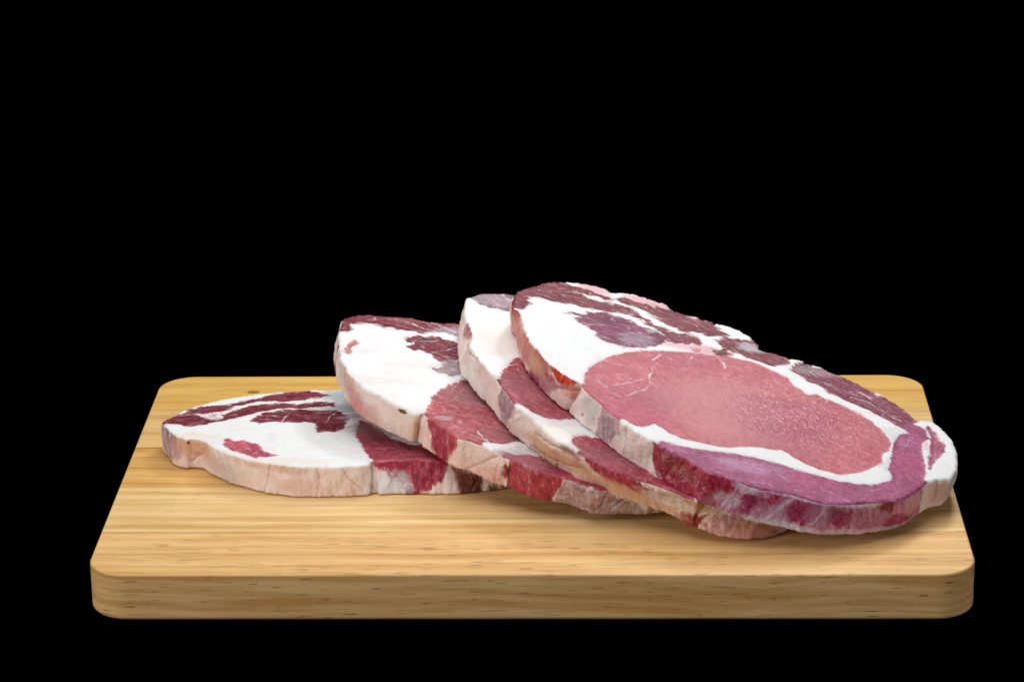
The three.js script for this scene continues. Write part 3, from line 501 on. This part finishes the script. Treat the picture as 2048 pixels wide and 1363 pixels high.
const pairs = (a) => { const o = []; for (let i = 0; i < a.length; i += 2) o.push([a[i], a[i + 1]]); return o; };
function toPolygon(p, dx, dy) {                          // signed distance (mm, negative inside) on a grid round the polygon
  const m = 5, h = 0.4;
  let x0 = Infinity, y0 = Infinity, x1 = -Infinity, y1 = -Infinity;
  for (const [x, y] of p) { x0 = Math.min(x0, x); y0 = Math.min(y0, y); x1 = Math.max(x1, x); y1 = Math.max(y1, y); }
  x0 -= m; y0 -= m; x1 += m; y1 += m;
  const w = Math.ceil((x1 - x0) / h) + 2, ht = Math.ceil((y1 - y0) / h) + 2, g = new Float32Array(w * ht);
  for (let j = 0; j < ht; j++) for (let i = 0; i < w; i++) {
    const X = x0 + i * h, Y = y0 + j * h;
    let best = 1e9, inside = false;
    for (let a = 0, b = p.length - 1; a < p.length; b = a++) {
      const ax = p[a][0], ay = p[a][1], bx = p[b][0] - ax, by = p[b][1] - ay, px = X - ax, py = Y - ay;
      const t = clamp01((px * bx + py * by) / (bx * bx + by * by + 1e-9)), ex = px - bx * t, ey = py - by * t, d = ex * ex + ey * ey;
      if (d < best) best = d;
      if ((p[a][1] > Y) !== (p[b][1] > Y) && X < (p[b][0] - ax) * (Y - ay) / (p[b][1] - ay) + ax) inside = !inside;
    }
    g[j * w + i] = Math.sqrt(best) * (inside ? -1 : 1);
  }
  return (x, y) => {
    const fx = (x - x0) / h, fy = (y - y0) / h;
    if (fx < 0 || fy < 0 || fx >= w - 1 || fy >= ht - 1) return 9;
    const i = fx | 0, j = fy | 0, a = fx - i, b = fy - j, k = j * w + i;
    return (g[k] * (1 - a) + g[k + 1] * a) * (1 - b) + (g[k + w] * (1 - a) + g[k + w + 1] * a) * b;
  };
}
function toLine(p) {                                     // [distance, box] of a polyline
  let x0 = Infinity, y0 = Infinity, x1 = -Infinity, y1 = -Infinity;
  for (const [x, y] of p) { x0 = Math.min(x0, x); y0 = Math.min(y0, y); x1 = Math.max(x1, x); y1 = Math.max(y1, y); }
  return (x, y, m) => {
    if (x < x0 - m || x > x1 + m || y < y0 - m || y > y1 + m) return 9;
    let best = 1e9;
    for (let a = 0; a + 1 < p.length; a++) {
      const ax = p[a][0], ay = p[a][1], bx = p[a + 1][0] - ax, by = p[a + 1][1] - ay, px = x - ax, py = y - ay;
      const t = clamp01((px * bx + py * by) / (bx * bx + by * by + 1e-9)), ex = px - bx * t, ey = py - by * t;
      best = Math.min(best, ex * ex + ey * ey);
    }
    return Math.sqrt(best);
  };
}

function makeSlice(def, name, label, look) {
  const o = look.seed * 31.7, T = def.thick, L = def.length, N = 760;
  // --- the rim, a closed smooth curve: [x, z, how far the bottom edge stands out]
  const ctrl = []; for (let i = 0; i < def.rim.length; i += 3) ctrl.push(def.rim.slice(i, i + 3));
  const dense = [], n = ctrl.length;
  for (let i = 0; i < n; i++) { const a = ctrl[(i + n - 1) % n], b = ctrl[i], c = ctrl[(i + 1) % n], d = ctrl[(i + 2) % n];
    for (let k = 0; k < 16; k++) { const x = k / 16; dense.push([0, 1, 2].map((q) => 0.5 * (2 * b[q] + (c[q] - a[q]) * x + (2 * a[q] - 5 * b[q] + 4 * c[q] - d[q]) * x * x + (3 * b[q] - a[q] - 3 * c[q] + d[q]) * x * x * x))); } }
  const cum = [0]; for (let i = 1; i <= dense.length; i++) { const a = dense[i - 1], b = dense[i % dense.length]; cum.push(cum[i - 1] + Math.hypot(b[0] - a[0], b[1] - a[1])); }
  const rim = []; let at = 0;
  for (let i = 0; i < N; i++) { const d = i / N * cum[dense.length]; while (cum[at + 1] < d) at++;
    const t = (d - cum[at]) / (cum[at + 1] - cum[at]), a = dense[at], b = dense[(at + 1) % dense.length]; rim.push([0, 1, 2].map((q) => a[q] + (b[q] - a[q]) * t)); }
  let area = 0; for (let i = 0; i < N; i++) { const a = rim[i], b = rim[(i + 1) % N]; area += a[0] * b[1] - b[0] * a[1]; }
  const sg = area > 0 ? 1 : -1;
  let tan = rim.map((_, i) => { const a = rim[(i + N - 1) % N], b = rim[(i + 1) % N], l = Math.hypot(b[0] - a[0], b[1] - a[1]); return [(b[0] - a[0]) / l, (b[1] - a[1]) / l]; });
  for (let k = 0; k < 8; k++) tan = tan.map((t, i) => { const a = tan[(i + N - 1) % N], b = tan[(i + 1) % N]; return [(a[0] + t[0] + b[0]) / 3, (a[1] + t[1] + b[1]) / 3]; });
  const nor = tan.map(([x, y]) => { const l = Math.hypot(x, y); return [y * sg / l, -x * sg / l]; });

  // --- what the flesh is made of, seen from above (x, z in mm) and round the side (s, depth in mm)
  const top = def.top.map((r) => ({ ...r, tone: TONES[r.tone], name: r.tone, sd: toPolygon(pairs(r.p)) }));
  const side = def.side.map((r) => ({ ...r, tone: TONES[r.tone], name: r.tone, sd: toPolygon(pairs(r.p)) }));
  const STREAK = { dark: 1.5, dusk: 1.3, violet: 1.3, stripd: 1.6, capd: 0.35, patch: 0.9, eye: 0.45, purp: 0.5 };
  for (const g of top) {
    const p = pairs(g.p); let mx = 0, my = 0, xx = 0, xy = 0, yy = 0;
    for (const q of p) { mx += q[0] / p.length; my += q[1] / p.length; }
    for (const q of p) { xx += (q[0] - mx) ** 2; xy += (q[0] - mx) * (q[1] - my); yy += (q[1] - my) ** 2; }
    const ang = g.name === 'purp' || g.part === 'eye_muscle' ? look.grain : 0.5 * Math.atan2(2 * xy, xx - yy), amp = STREAK[g.name] ?? 0.8, flat = g.sd;
    g.ca = Math.cos(ang); g.sa = Math.sin(ang);
    g.sd = (x, y) => { const d = flat(x, y); if (d > 4 || d < -7) return d; const al = x * g.ca + y * g.sa, ac = y * g.ca - x * g.sa; return d - (amp > 1.2 ? 0.55 : 0.1) + amp * (noise(al / 8 + o, ac / 1.2) + 0.45 * noise(al / 3.5 + 7, ac / 0.6 + o)); };
    g.k = g.part === 'eye_muscle' || g.name === 'purp' ? 0.45 : 0.85;
  }
  for (const g of side) {
    const flat = g.sd, ang = g.name === 'mauvew' || g.name === 'redw' ? 2.2 : 1.75; g.ca = Math.cos(ang); g.sa = Math.sin(ang);
    g.sd = (x, y) => { const d = flat(x, y); if (d > 4 || d < -7) return d; const al = x * g.ca + y * g.sa, ac = y * g.ca - x * g.sa; return d + 0.9 * (noise(al / 6 + o, ac / 1.3) + 0.6 * noise(al / 3 + 7, ac / 0.6 + o)); };
  }
  const veins = def.veins.map((v) => ({ ...v, tone: TONES[v.tone], d: toLine(pairs(v.p)) }));
  const lines = def.sideLines.map((v) => ({ ...v, tone: TONES[v.tone], d: toLine(pairs(v.p)) }));
  const warpX = (x, y) => x + 1.1 * noise(x / 4.2 + o, y / 4.2) + 0.55 * noise(x / 1.5, y / 1.5 + o) + 0.12 * noise(x / 0.5 + o, y / 0.5);
  const warpY = (x, y) => y + 1.1 * noise(x / 4.2, y / 4.2 + o + 50) + 0.55 * noise(x / 1.5 + 90, y / 1.5 + o) + 0.12 * noise(x / 0.5, y / 0.5 + 70);
  let mx = 0, my = 0; for (const r of rim) { mx += r[0] / N; my += r[1] / N; }
  const reach = new Float32Array(721);
  for (let i = 0; i < N * 4; i++) { const a = rim[(i >> 2) % N], b = rim[((i >> 2) + 1) % N], t = (i & 3) / 4, x = a[0] + (b[0] - a[0]) * t - mx, y = a[1] + (b[1] - a[1]) * t - my; const k = Math.round((Math.atan2(y, x) / Math.PI + 1) * 360); reach[k] = Math.max(reach[k], Math.hypot(x, y)); }
  for (let k = 0; k < 721; k++) if (!reach[k]) reach[k] = reach[k - 1] || reach[k + 1];
  const pull = (x, y) => { const d = Math.hypot(x - mx, y - my), R0 = reach[Math.round((Math.atan2(y - my, x - mx) / Math.PI + 1) * 360)], over = d - (R0 - 2.6); return over > 0 ? 1 - 0.85 * over / d : 1; };   // the last millimetres before the rim show what lies just inside
  const topRegion = (x, y) => { const f = pull(x, y); x = mx + (x - mx) * f; y = my + (y - my) * f; const X = warpX(x, y), Y = warpY(x, y); for (let i = top.length - 1; i >= 0; i--) if (top[i].sd(x + (X - x) * top[i].k, y + (Y - y) * top[i].k) < 0) return top[i]; return null; };
  const sideRegion = (x, y) => { y = Math.max(1.2, Math.min(T - 1.2, y)); const X = x + 0.7 * (warpX(x, y) - x), Y = y + 0.5 * (warpY(x, y) - y); for (let i = side.length - 1; i >= 0; i--) if (side[i].sd(X, Y) < 0) return side[i]; return null; };

  // --- shape: rings from the middle of the top over the rounded edge, down the side and under
  const K = 64, rings = [];                              // each ring: function (i) -> [x, y, z] in mm, kind 0 top 1 side
  const jag = (i) => {                                   // small unevenness of the cut outline
    const s = i / N * L, w = Math.cos(2 * Math.PI * i / N) , z = Math.sin(2 * Math.PI * i / N);
    const back = clamp01(0.5 - nor[i][1] * 1.2);
    const q = 1 + 3 * w, r = 1 + 3 * z;
    return 0.35 * fbm(q * 5 + o, r * 5, 2) + (0.2 + 0.75 * back * look.ragged) * fbm(q * 30 + o, r * 30, 3) + 0.5 * (0.12 + back * look.ragged) * noise(q * 95, r * 95 + o);
  };
  const J = rim.map((_, i) => jag(i));
  let cx = 0, cz = 0; for (const r of rim) { cx += r[0] / N; cz += r[1] / N; }
  const edge = (i, out) => [rim[i][0] + nor[i][0] * (J[i] + out), rim[i][1] + nor[i][1] * (J[i] + out)];
  const rt = 1.7, rb = 1.1;
  const sink = (x, z) => { let d = 9; const X = warpX(x, z), Z = warpY(x, z); for (const g of top) d = Math.min(d, g.sd(x + (X - x) * g.k, z + (Z - z) * g.k)); return smooth(1.1, -1.1, d); };
  const topY = (x, z) => T - 0.4 * sink(x, z) + 0.45 * fbm(x / 22 + o, z / 22, 2) + 0.16 * fbm(x / 5 + o, z / 5 + 9, 2) + 0.05 * noise(x / 1.2, z / 1.2 + o);
  for (let k = 0; k <= K; k++) { const f = Math.pow(k / K, 0.8); rings.push([0, (i) => { const [ex, ez] = edge(i, -rt), x = cx + (ex - cx) * f, z = cz + (ez - cz) * f; return [x, topY(x, z), z]; }]); }
  const sideShape = (i, f) => {                          // out of the rim at depth f (0 top .. 1 bottom)
    const s = i / N * L, d = f * T;
    let out = rim[i][2] * (f * f * (3 - 2 * f) * 0.6 + f * 0.4) + 0.5 * Math.sin(Math.PI * f) * look.bulge;
    const q = Math.cos(2 * Math.PI * i / N) * L / 6.28, r = Math.sin(2 * Math.PI * i / N) * L / 6.28;
    out += 0.55 * noise(q / 7 + o, r / 7 + d / 9) + 0.5 * noise(q / 2.6 + d / 5, r / 2.6 + o) + 0.45 * f * f * f * noise(q / 1.4 + 9, r / 1.4 + o) + 0.16 * noise(q / 0.9, r / 0.9 + d / 1.1 + o);
    for (const l of lines) { const w = l.w * 1.1, e = l.d(s, d, w * 2.5); if (e < 9) out -= l.depth * Math.exp(-(e * e) / (w * w * 0.5)); }
    return out;
  };
  for (let a = 1; a <= 4; a++) { const t = a / 5 * Math.PI / 2; rings.push([a <= 2 ? 0 : 1, (i) => { const e0 = edge(i, -rt), s1 = sideShape(i, rt / T), [x, z] = edge(i, -rt + (rt + s1) * Math.sin(t)); return [x, topY(e0[0], e0[1]) - rt * (1 - Math.cos(t)), z]; }]); }
  const W = 22;
  for (let w = 0; w <= W; w++) { const f = (rt + (T - rt - rb) * w / W) / T; rings.push([1, (i) => { const [x, z] = edge(i, sideShape(i, f)); const e0 = edge(i, -rt), y0 = topY(e0[0], e0[1]) - T; return [x, T * (1 - f) + y0 * (1 - f), z]; }]); }
  for (let a = 1; a <= 4; a++) { const t = a / 4 * Math.PI / 2; rings.push([1, (i) => { const [x, z] = edge(i, sideShape(i, 1 - rb / T) - rb * (1 - Math.cos(t))); return [x, rb * (1 - Math.sin(t)), z]; }]); }
  for (let k = 1; k <= 8; k++) rings.push([2, (i) => { const [ex, ez] = edge(i, sideShape(i, 1 - rb / T) - rb), f = 1 - k / 8.001; return [cx + (ex - cx) * f, 0, cz + (ez - cz) * f]; }]);
  const R = rings.length, pos = new Float32Array(R * N * 3);
  rings.forEach(([, f], j) => { for (let i = 0; i < N; i++) pos.set(f(i), (j * N + i) * 3); });
  const index = [];
  for (let j = 0; j + 1 < R; j++) for (let i = 0; i < N; i++) { const a = j * N + i, b = j * N + (i + 1) % N, c = b + N, d = a + N; if (sg > 0) index.push(a, b, c, a, c, d); else index.push(a, c, b, a, d, c); }
  const all = new THREE.BufferGeometry();
  all.setAttribute('position', new THREE.BufferAttribute(pos, 3)); all.setIndex(index);
  all.computeVertexNormals();
  let nrm = all.attributes.normal.array;
  { // the top must face up
    const m = (20 * N) * 3; if (nrm[m + 1] < 0) { for (let i = 0; i < index.length; i += 3) { const t = index[i]; index[i] = index[i + 1]; index[i + 1] = t; } all.setIndex(index); all.computeVertexNormals(); nrm = all.attributes.normal.array; }
    for (let i = 0; i < N; i++) nrm.set([0, 1, 0], i * 3);
  }

  // --- textures
  let bx0 = Infinity, bz0 = Infinity, bx1 = -Infinity, bz1 = -Infinity;
  for (const r of rim) { bx0 = Math.min(bx0, r[0] - 6); bz0 = Math.min(bz0, r[1] - 6); bx1 = Math.max(bx1, r[0] + 6); bz1 = Math.max(bz1, r[1] + 6); }
  const res = 0.125;
  const paint = (TW, TH, mmX, mmY, x0, y0, isTop) => {
    const col = new Uint8Array(TW * TH * 4), bmp = new Uint8Array(TW * TH * 4), rgh = new Uint8Array(TW * TH * 4), rgb = [0, 0, 0];
    const regions = isTop ? top : side, spots = (isTop ? def.spots : def.sideSpots).map((s) => ({ ...s, tone: TONES[s.tone] })), strokes = isTop ? veins : lines;
    const base = isTop ? TONES.fat.rgb : TONES.sidefat.rgb, ca = Math.cos(look.grain), sa = Math.sin(look.grain);
    const mix = (c, a) => { rgb[0] += (c[0] - rgb[0]) * a; rgb[1] += (c[1] - rgb[1]) * a; rgb[2] += (c[2] - rgb[2]) * a; };
    for (let r = 0; r < TH; r++) for (let q = 0; q < TW; q++) {
      const x = x0 + (q + 0.5) * mmX, y = y0 + (r + 0.5) * mmY, k = (r * TW + q) * 4;
      // fat: fine fibres, faint pink
      const f1 = fbm(x / 9 + o, y / 9, 2), f2 = noise(x / 0.8 + o, y / 0.8), f3 = noise(x / 0.25, y / 0.25 + o), long = noise((x * ca + y * sa) / 5 + o, (y * ca - x * sa) / 0.5);
      rgb[0] = base[0]; rgb[1] = base[1]; rgb[2] = base[2];
      const f4 = fbm(x / 2.6 + o, y / 2.6 + 60, 2); let h = 0.5 + 0.13 * f2 + 0.1 * f3 + 0.12 * long + 0.35 * f4, ro = isTop ? 0.6 : 0.44, meat = 0;
      if (isTop) { const p = smooth(0.05, 0.55, f1) * 0.3 + smooth(0.36, 0.66, long) * 0.16 + smooth(0.1, 0.5, f4) * 0.12; rgb[0] *= 1 - 0.02 * p; rgb[1] *= 1 - 0.3 * p; rgb[2] *= 1 - 0.3 * p; }
      else {
        const p = smooth(-0.1, 0.5, f1), g = smooth(0.05, 0.5, fbm(x / 4 + 31, y / 4 + o, 3)), w = smooth(0.1, 0.5, fbm(x / 6 + 77, y / 5 + o, 2)), v = ridge(x / 5 + o, y / 7 + 0.6 * f1), v2 = smooth(0.8, 1, v);
        mix(TONES.pinkw.rgb, 0.3 * p); mix(TONES.white.rgb, 0.5 * w); mix(TONES.pinkw.rgb, 0.14 * g); mix(TONES.salm.rgb, 0.13 * v2);
        h += 0.25 * f1 - 0.12 * v2;
      }
      const pf = isTop ? pull(x, y) : 1, xs = isTop ? mx + (x - mx) * pf : x, ys = isTop ? my + (y - my) * pf : Math.max(1.2, Math.min(T - 1.2, y));
      const X = isTop ? warpX(xs, ys) : x + 0.7 * (warpX(x, ys) - x), Y = isTop ? warpY(xs, ys) : ys + 0.5 * (warpY(x, ys) - ys);
      let near = 9;
      for (const g of regions) {
        const d = isTop ? g.sd(xs + (X - xs) * g.k, ys + (Y - ys) * g.k) : g.sd(X, Y); if (d > 2.2) continue;
        const e = g.tone.kind === 2 ? 0.7 : (isTop ? 0.35 : 0.7) + 0.7 * clamp01(0.2 + 1.3 * noise(x / 6 + 40, y / 6 + o)), a = 1 - smooth(-e, e, d);
        if (d > 0 && isTop) { const pk = Math.exp(-d / 0.7) * 0.35 * (1 - meat); rgb[1] *= 1 - 0.4 * pk; rgb[2] *= 1 - 0.35 * pk; }
        if (a <= 0) continue;
        // lean: fibres, mottle, marbling
        const m1 = fbm(x / 13 + o * 2, y / 13, 3), m2 = noise((x * g.ca + y * g.sa) / 3.2 + o, (y * g.ca - x * g.sa) / 0.42), m3 = noise(x / 0.55, y / 0.55 + o), m4 = fbm(x / 2.6 + 11, y / 2.6 + o, 2);
        const m5 = noise((x * g.ca + y * g.sa) / 9 + 5, (y * g.ca - x * g.sa) / 1.3 + o), m6 = noise(x / 1.3 + o, y / 1.3 + 21);
        const vy = g.name === 'eye' ? 0.5 : g.name === 'purp' || g.name === 'mauvew' ? 0.7 : 1, b = Math.max(0.35, 1 + vy * (0.5 * m1 + 0.2 * m2 + 0.2 * m3 + 0.48 * m4 + 0.26 * m5 + 0.16 * m6));
        const pale = smooth(0.0, 0.55, m1 * 0.5 + m4 * 0.5 + 0.35 * m5), film = smooth(0.12, 0.6, 0.5 * m5 + 0.35 * m2 + 0.6 * m4) * 0.2 * vy;
        const c = g.tone.rgb;
        let rr = c[0] * b, gg = c[1] * b * (1 + 0.5 * pale), bb = c[2] * b * (1 + 0.45 * pale);
        rr += (0.62 - rr) * film; gg += (0.42 - gg) * film; bb += (0.46 - bb) * film;
        rgb[0] += (rr - rgb[0]) * a; rgb[1] += (gg - rgb[1]) * a; rgb[2] += (bb - rgb[2]) * a;
        meat = Math.max(meat * (1 - a), a * (g.tone.kind === 1 ? 1 : 0.5));
        h += (0.16 * m2 + 0.14 * m3 + 0.14 * m4 - 0.1) * a;
        ro += ((isTop ? look.gloss : 0.36) - ro) * a;
        near = Math.min(near, Math.abs(d));
        // marbling threads
        if (g.tone.kind === 1) {
          const al = x * g.ca + y * g.sa, ac = y * g.ca - x * g.sa, lots = STREAK[g.name] > 1 ? 1 : g.name === 'eye' ? 0.3 : 0.6;
          const th = smooth(lots > 0.9 ? 0.8 : 0.9, 1, ridge((al + 2 * m1) / 15 + o, (ac + 2.5 * m1) / 2.6 + 5)) * smooth(-0.35, 0.25, noise(al / 12 + 3, ac / 4 + o)) * lots;
          if (th > 0) mix(TONES.pinkfat.rgb, th * 0.75 * a);
        }
      }
      for (const s of spots) {
        const d2 = ((x - s.at[0]) / s.at[2]) ** 2 + ((y - s.at[1]) / s.at[3]) ** 2;
        if (d2 > 2.2) continue;
        const kd = s.tone.kind, only = kd === 3 ? 1 - meat : kd === 4 ? meat : 1;
        const sharp = s.at[2] < 3.5;
        let a = s.a * only * (sharp ? 1 - smooth(0.7, 1.05, d2 + 0.25 * f2) : (1 - smooth(0.15, 1.6, d2 + 0.9 * fbm(x / 3.4 + o, y / 3.4 + s.at[0], 3))));
        if (s.tone === TONES.frost || s.tone === TONES.frostd) a *= 0.42 + 0.6 * smooth(-0.35, 0.4, f3 + 0.7 * f2 + 0.5 * long);
        if (a > 0) { mix(s.tone.rgb, a); if (s.tone === TONES.frost || s.tone === TONES.frostd) { ro += (0.8 - ro) * a; h += 0.2 * a * f3; } }
      }
      for (const v of strokes) {
        const d = v.d(X * 0.6 + x * 0.4, Y * 0.6 + y * 0.4, v.w * 1.6); if (d >= 9) continue;
        const w = v.w * 0.5 * (0.75 + 0.7 * noise(x / 2.2, y / 2.2 + o)), a = (1 - smooth(w * 0.2, w * 1.5, d)) * (isTop ? 0.2 + 0.42 * smooth(-0.4, 0.3, noise(x / 3 + o, y / 3 + 8)) : 0.6);
        if (a > 0) { mix(v.tone.rgb, a); h += 0.12 * a; ro += (0.55 - ro) * a; }
      }
      // ice crystals: tiny white flecks, mostly on the lean
      const fl = noise(x / 0.36 + o, y / 0.36 + 33), flecks = smooth(0.72, 0.82, fl + 0.22 * noise(x / 7 + 5, y / 7 + o)) * (0.25 + 0.5 * meat);
      if (flecks > 0) { mix(TONES.frost.rgb, flecks * 0.7); h += 0.3 * flecks; }
      if (look.wet && isTop && meat > 0.3) {              // a thawed patch: wet and pebbled
        const d = Math.hypot((x - look.wet[0]) / look.wet[2], (y - look.wet[1]) / look.wet[3]), a = (1 - smooth(0.4, 1.1, d + 0.3 * f1)) * meat;
        ro += (0.27 - ro) * a * smooth(-0.35, 0.35, f4 + 0.4 * f1); h += a * (0.4 * noise((x * ca + y * sa) / 2.0, (y * ca - x * sa) / 0.9 + o) + 0.2 * noise(x / 0.8, y / 0.8));
      }
      if (look.saw && isTop && meat > 0.3) {
        const d = Math.hypot((x - look.saw[0]) / look.saw[2], (y - look.saw[1]) / look.saw[3]), a = (1 - smooth(0.5, 1.1, d)) * meat, st = Math.sin((x * 0.97 + y * 0.24 + 0.6 * f1) * 5.2);
        h += 0.09 * a * st; if (st > 0.2) mix(TONES.pinkfat.rgb, a * 0.16 * st * smooth(-0.1, 0.5, noise(x / 2.4, y / 3.4) + 0.5 * f2));
      }
      col[k] = enc(rgb[0]); col[k + 1] = enc(rgb[1]); col[k + 2] = enc(rgb[2]);
      bmp[k] = bmp[k + 1] = bmp[k + 2] = 255 * clamp01(h * 0.6 + 0.1);
      rgh[k] = rgh[k + 1] = rgh[k + 2] = 255 * clamp01(ro + 0.08 * f2);
      col[k + 3] = bmp[k + 3] = rgh[k + 3] = 255;
    }
    return new THREE.MeshPhysicalMaterial({
      map: texture(TW, TH, col, true, !isTop), bumpMap: texture(TW, TH, bmp, false, !isTop), roughnessMap: texture(TW, TH, rgh, false, !isTop),
      bumpScale: isTop ? 0.00045 : 0.00045, roughness: 1, metalness: 0, specularIntensity: isTop ? look.spec : 0.7,
    });
  };
  const TW = Math.min(2048, Math.ceil((bx1 - bx0) / res)), TH = Math.min(2048, Math.ceil((bz1 - bz0) / res)), mX = (bx1 - bx0) / TW, mZ = (bz1 - bz0) / TH;
  const matTop = paint(TW, TH, mX, mZ, bx0, bz0, true), matSide = paint(2048, 112, L / 2048, T / 112, 0, 0, false);

  // --- share the faces out to fat and muscles
  const parts = new Map();
  const bucket = (key, partName) => { if (!parts.has(key)) parts.set(key, { name: partName, tris: [[], []] }); return parts.get(key); };
  for (let j = 0; j + 1 < R; j++) {
    const kind = rings[j][0];
    for (let i = 0; i < N; i++) {
      const a = (j * N + i) * 3, b = ((j + 1) * N + (i + 1) % N) * 3;
      let reg = null;
      if (kind === 0) reg = topRegion((pos[a] + pos[b]) / 2, (pos[a + 2] + pos[b + 2]) / 2);
      else if (kind === 1) reg = sideRegion((i + 0.5) / N * L, T - (pos[a + 1] + pos[b + 1]) / 2);
      let key = 'fat', pn = 'fat_layer';
      if (reg) { pn = reg.part; key = ['eye_muscle', 'outer_muscle', 'front_muscle'].includes(pn) ? pn : pn + (kind === 0 ? top : side).indexOf(reg); }
      bucket(key, pn).tris[kind === 1 ? 1 : 0].push(j, i);
    }
  }
  const root = new THREE.Group();
  root.name = name;
  root.userData = { label, category: 'meat slice', group: 'slices of meat fanned out on the board' };
  const flip = index[0] === 0 && index[1] === 1;         // which way the faces turn
  const count = {};
  for (const { name: pn, tris } of parts.values()) {
    const P = [], Nn = [], U = [], I = [], g = new THREE.BufferGeometry(), groups = [];
    let start = 0;
    tris.forEach((list, m) => {
      const seen = new Map();
      const vert = (j, i) => {
        const key = j * (N + 1) + i; if (seen.has(key)) return seen.get(key);
        const v = (j * N + i % N) * 3, id = P.length / 3;
        P.push(pos[v] / 1000, pos[v + 1] / 1000, pos[v + 2] / 1000); Nn.push(nrm[v], nrm[v + 1], nrm[v + 2]);
        if (m) U.push(i / N, 1 - clamp01(1 - (T - pos[v + 1]) / T)); else U.push((pos[v] - bx0) / (bx1 - bx0), (pos[v + 2] - bz0) / (bz1 - bz0));
        seen.set(key, id); return id;
      };
      for (let t = 0; t < list.length; t += 2) { const j = list[t], i = list[t + 1], a = vert(j, i), b = vert(j, i + 1), c = vert(j + 1, i + 1), d = vert(j + 1, i); if (flip) I.push(a, b, c, a, c, d); else I.push(b, a, c, c, a, d); }
      if (I.length > start) groups.push([start, I.length - start, m]);
      start = I.length;
    });
    g.setAttribute('position', new THREE.Float32BufferAttribute(P, 3)); g.setAttribute('normal', new THREE.Float32BufferAttribute(Nn, 3)); g.setAttribute('uv', new THREE.Float32BufferAttribute(U, 2)); g.setIndex(I);
    for (const [s, c, m] of groups) g.addGroup(s, c, m);
    const mesh = new THREE.Mesh(g, [matTop, matSide]);
    const c = count[pn] = (count[pn] ?? -1) + 1;
    mesh.name = pn + (c ? '_' + String(c).padStart(3, '0') : '');
    mesh.castShadow = mesh.receiveShadow = true;
    root.add(mesh);
  }
  const up = new THREE.Vector3(...def.normal), ux = new THREE.Vector3(1, 0, 0).addScaledVector(up, -up.x).normalize(), uz = new THREE.Vector3().crossVectors(ux, up);
  root.quaternion.setFromRotationMatrix(new THREE.Matrix4().makeBasis(ux, up, uz));
  root.position.set(...def.origin);
  scene.add(root);
}
const LOOKS = [
  { seed: 1, ragged: 0.6, bulge: 0.6, gloss: 0.46, spec: 0.7, grain: -0.2 },
  { seed: 2, ragged: 1, bulge: 0.6, gloss: 0.46, spec: 0.7, grain: 0.5 },
  { seed: 3, ragged: 0.5, bulge: 0.6, gloss: 0.46, spec: 0.7, grain: 0.6 },
  { seed: 4, ragged: 1, bulge: 0.8, gloss: 0.5, spec: 0.62, grain: 0.35, wet: [30, 10, 42, 30], saw: [-20, -2, 30, 22] },
];
makeSlice(SLICES[0], 'meat_slice', 'lowest slice of raw pork, flat on the board, a red patch in its fat', LOOKS[0]);
makeSlice(SLICES[1], 'meat_slice_001', 'raw pork slice leaning on the flat one, broad white fat with an olive speck', LOOKS[1]);
makeSlice(SLICES[2], 'meat_slice_002', 'raw pork slice mostly hidden under the topmost one, peach band along its edge', LOOKS[2]);
makeSlice(SLICES[3], 'meat_slice_003', 'topmost slice of raw pork, its whole pink face ringed by fat and purple lean', LOOKS[3]);

renderer.render(scene, camera);
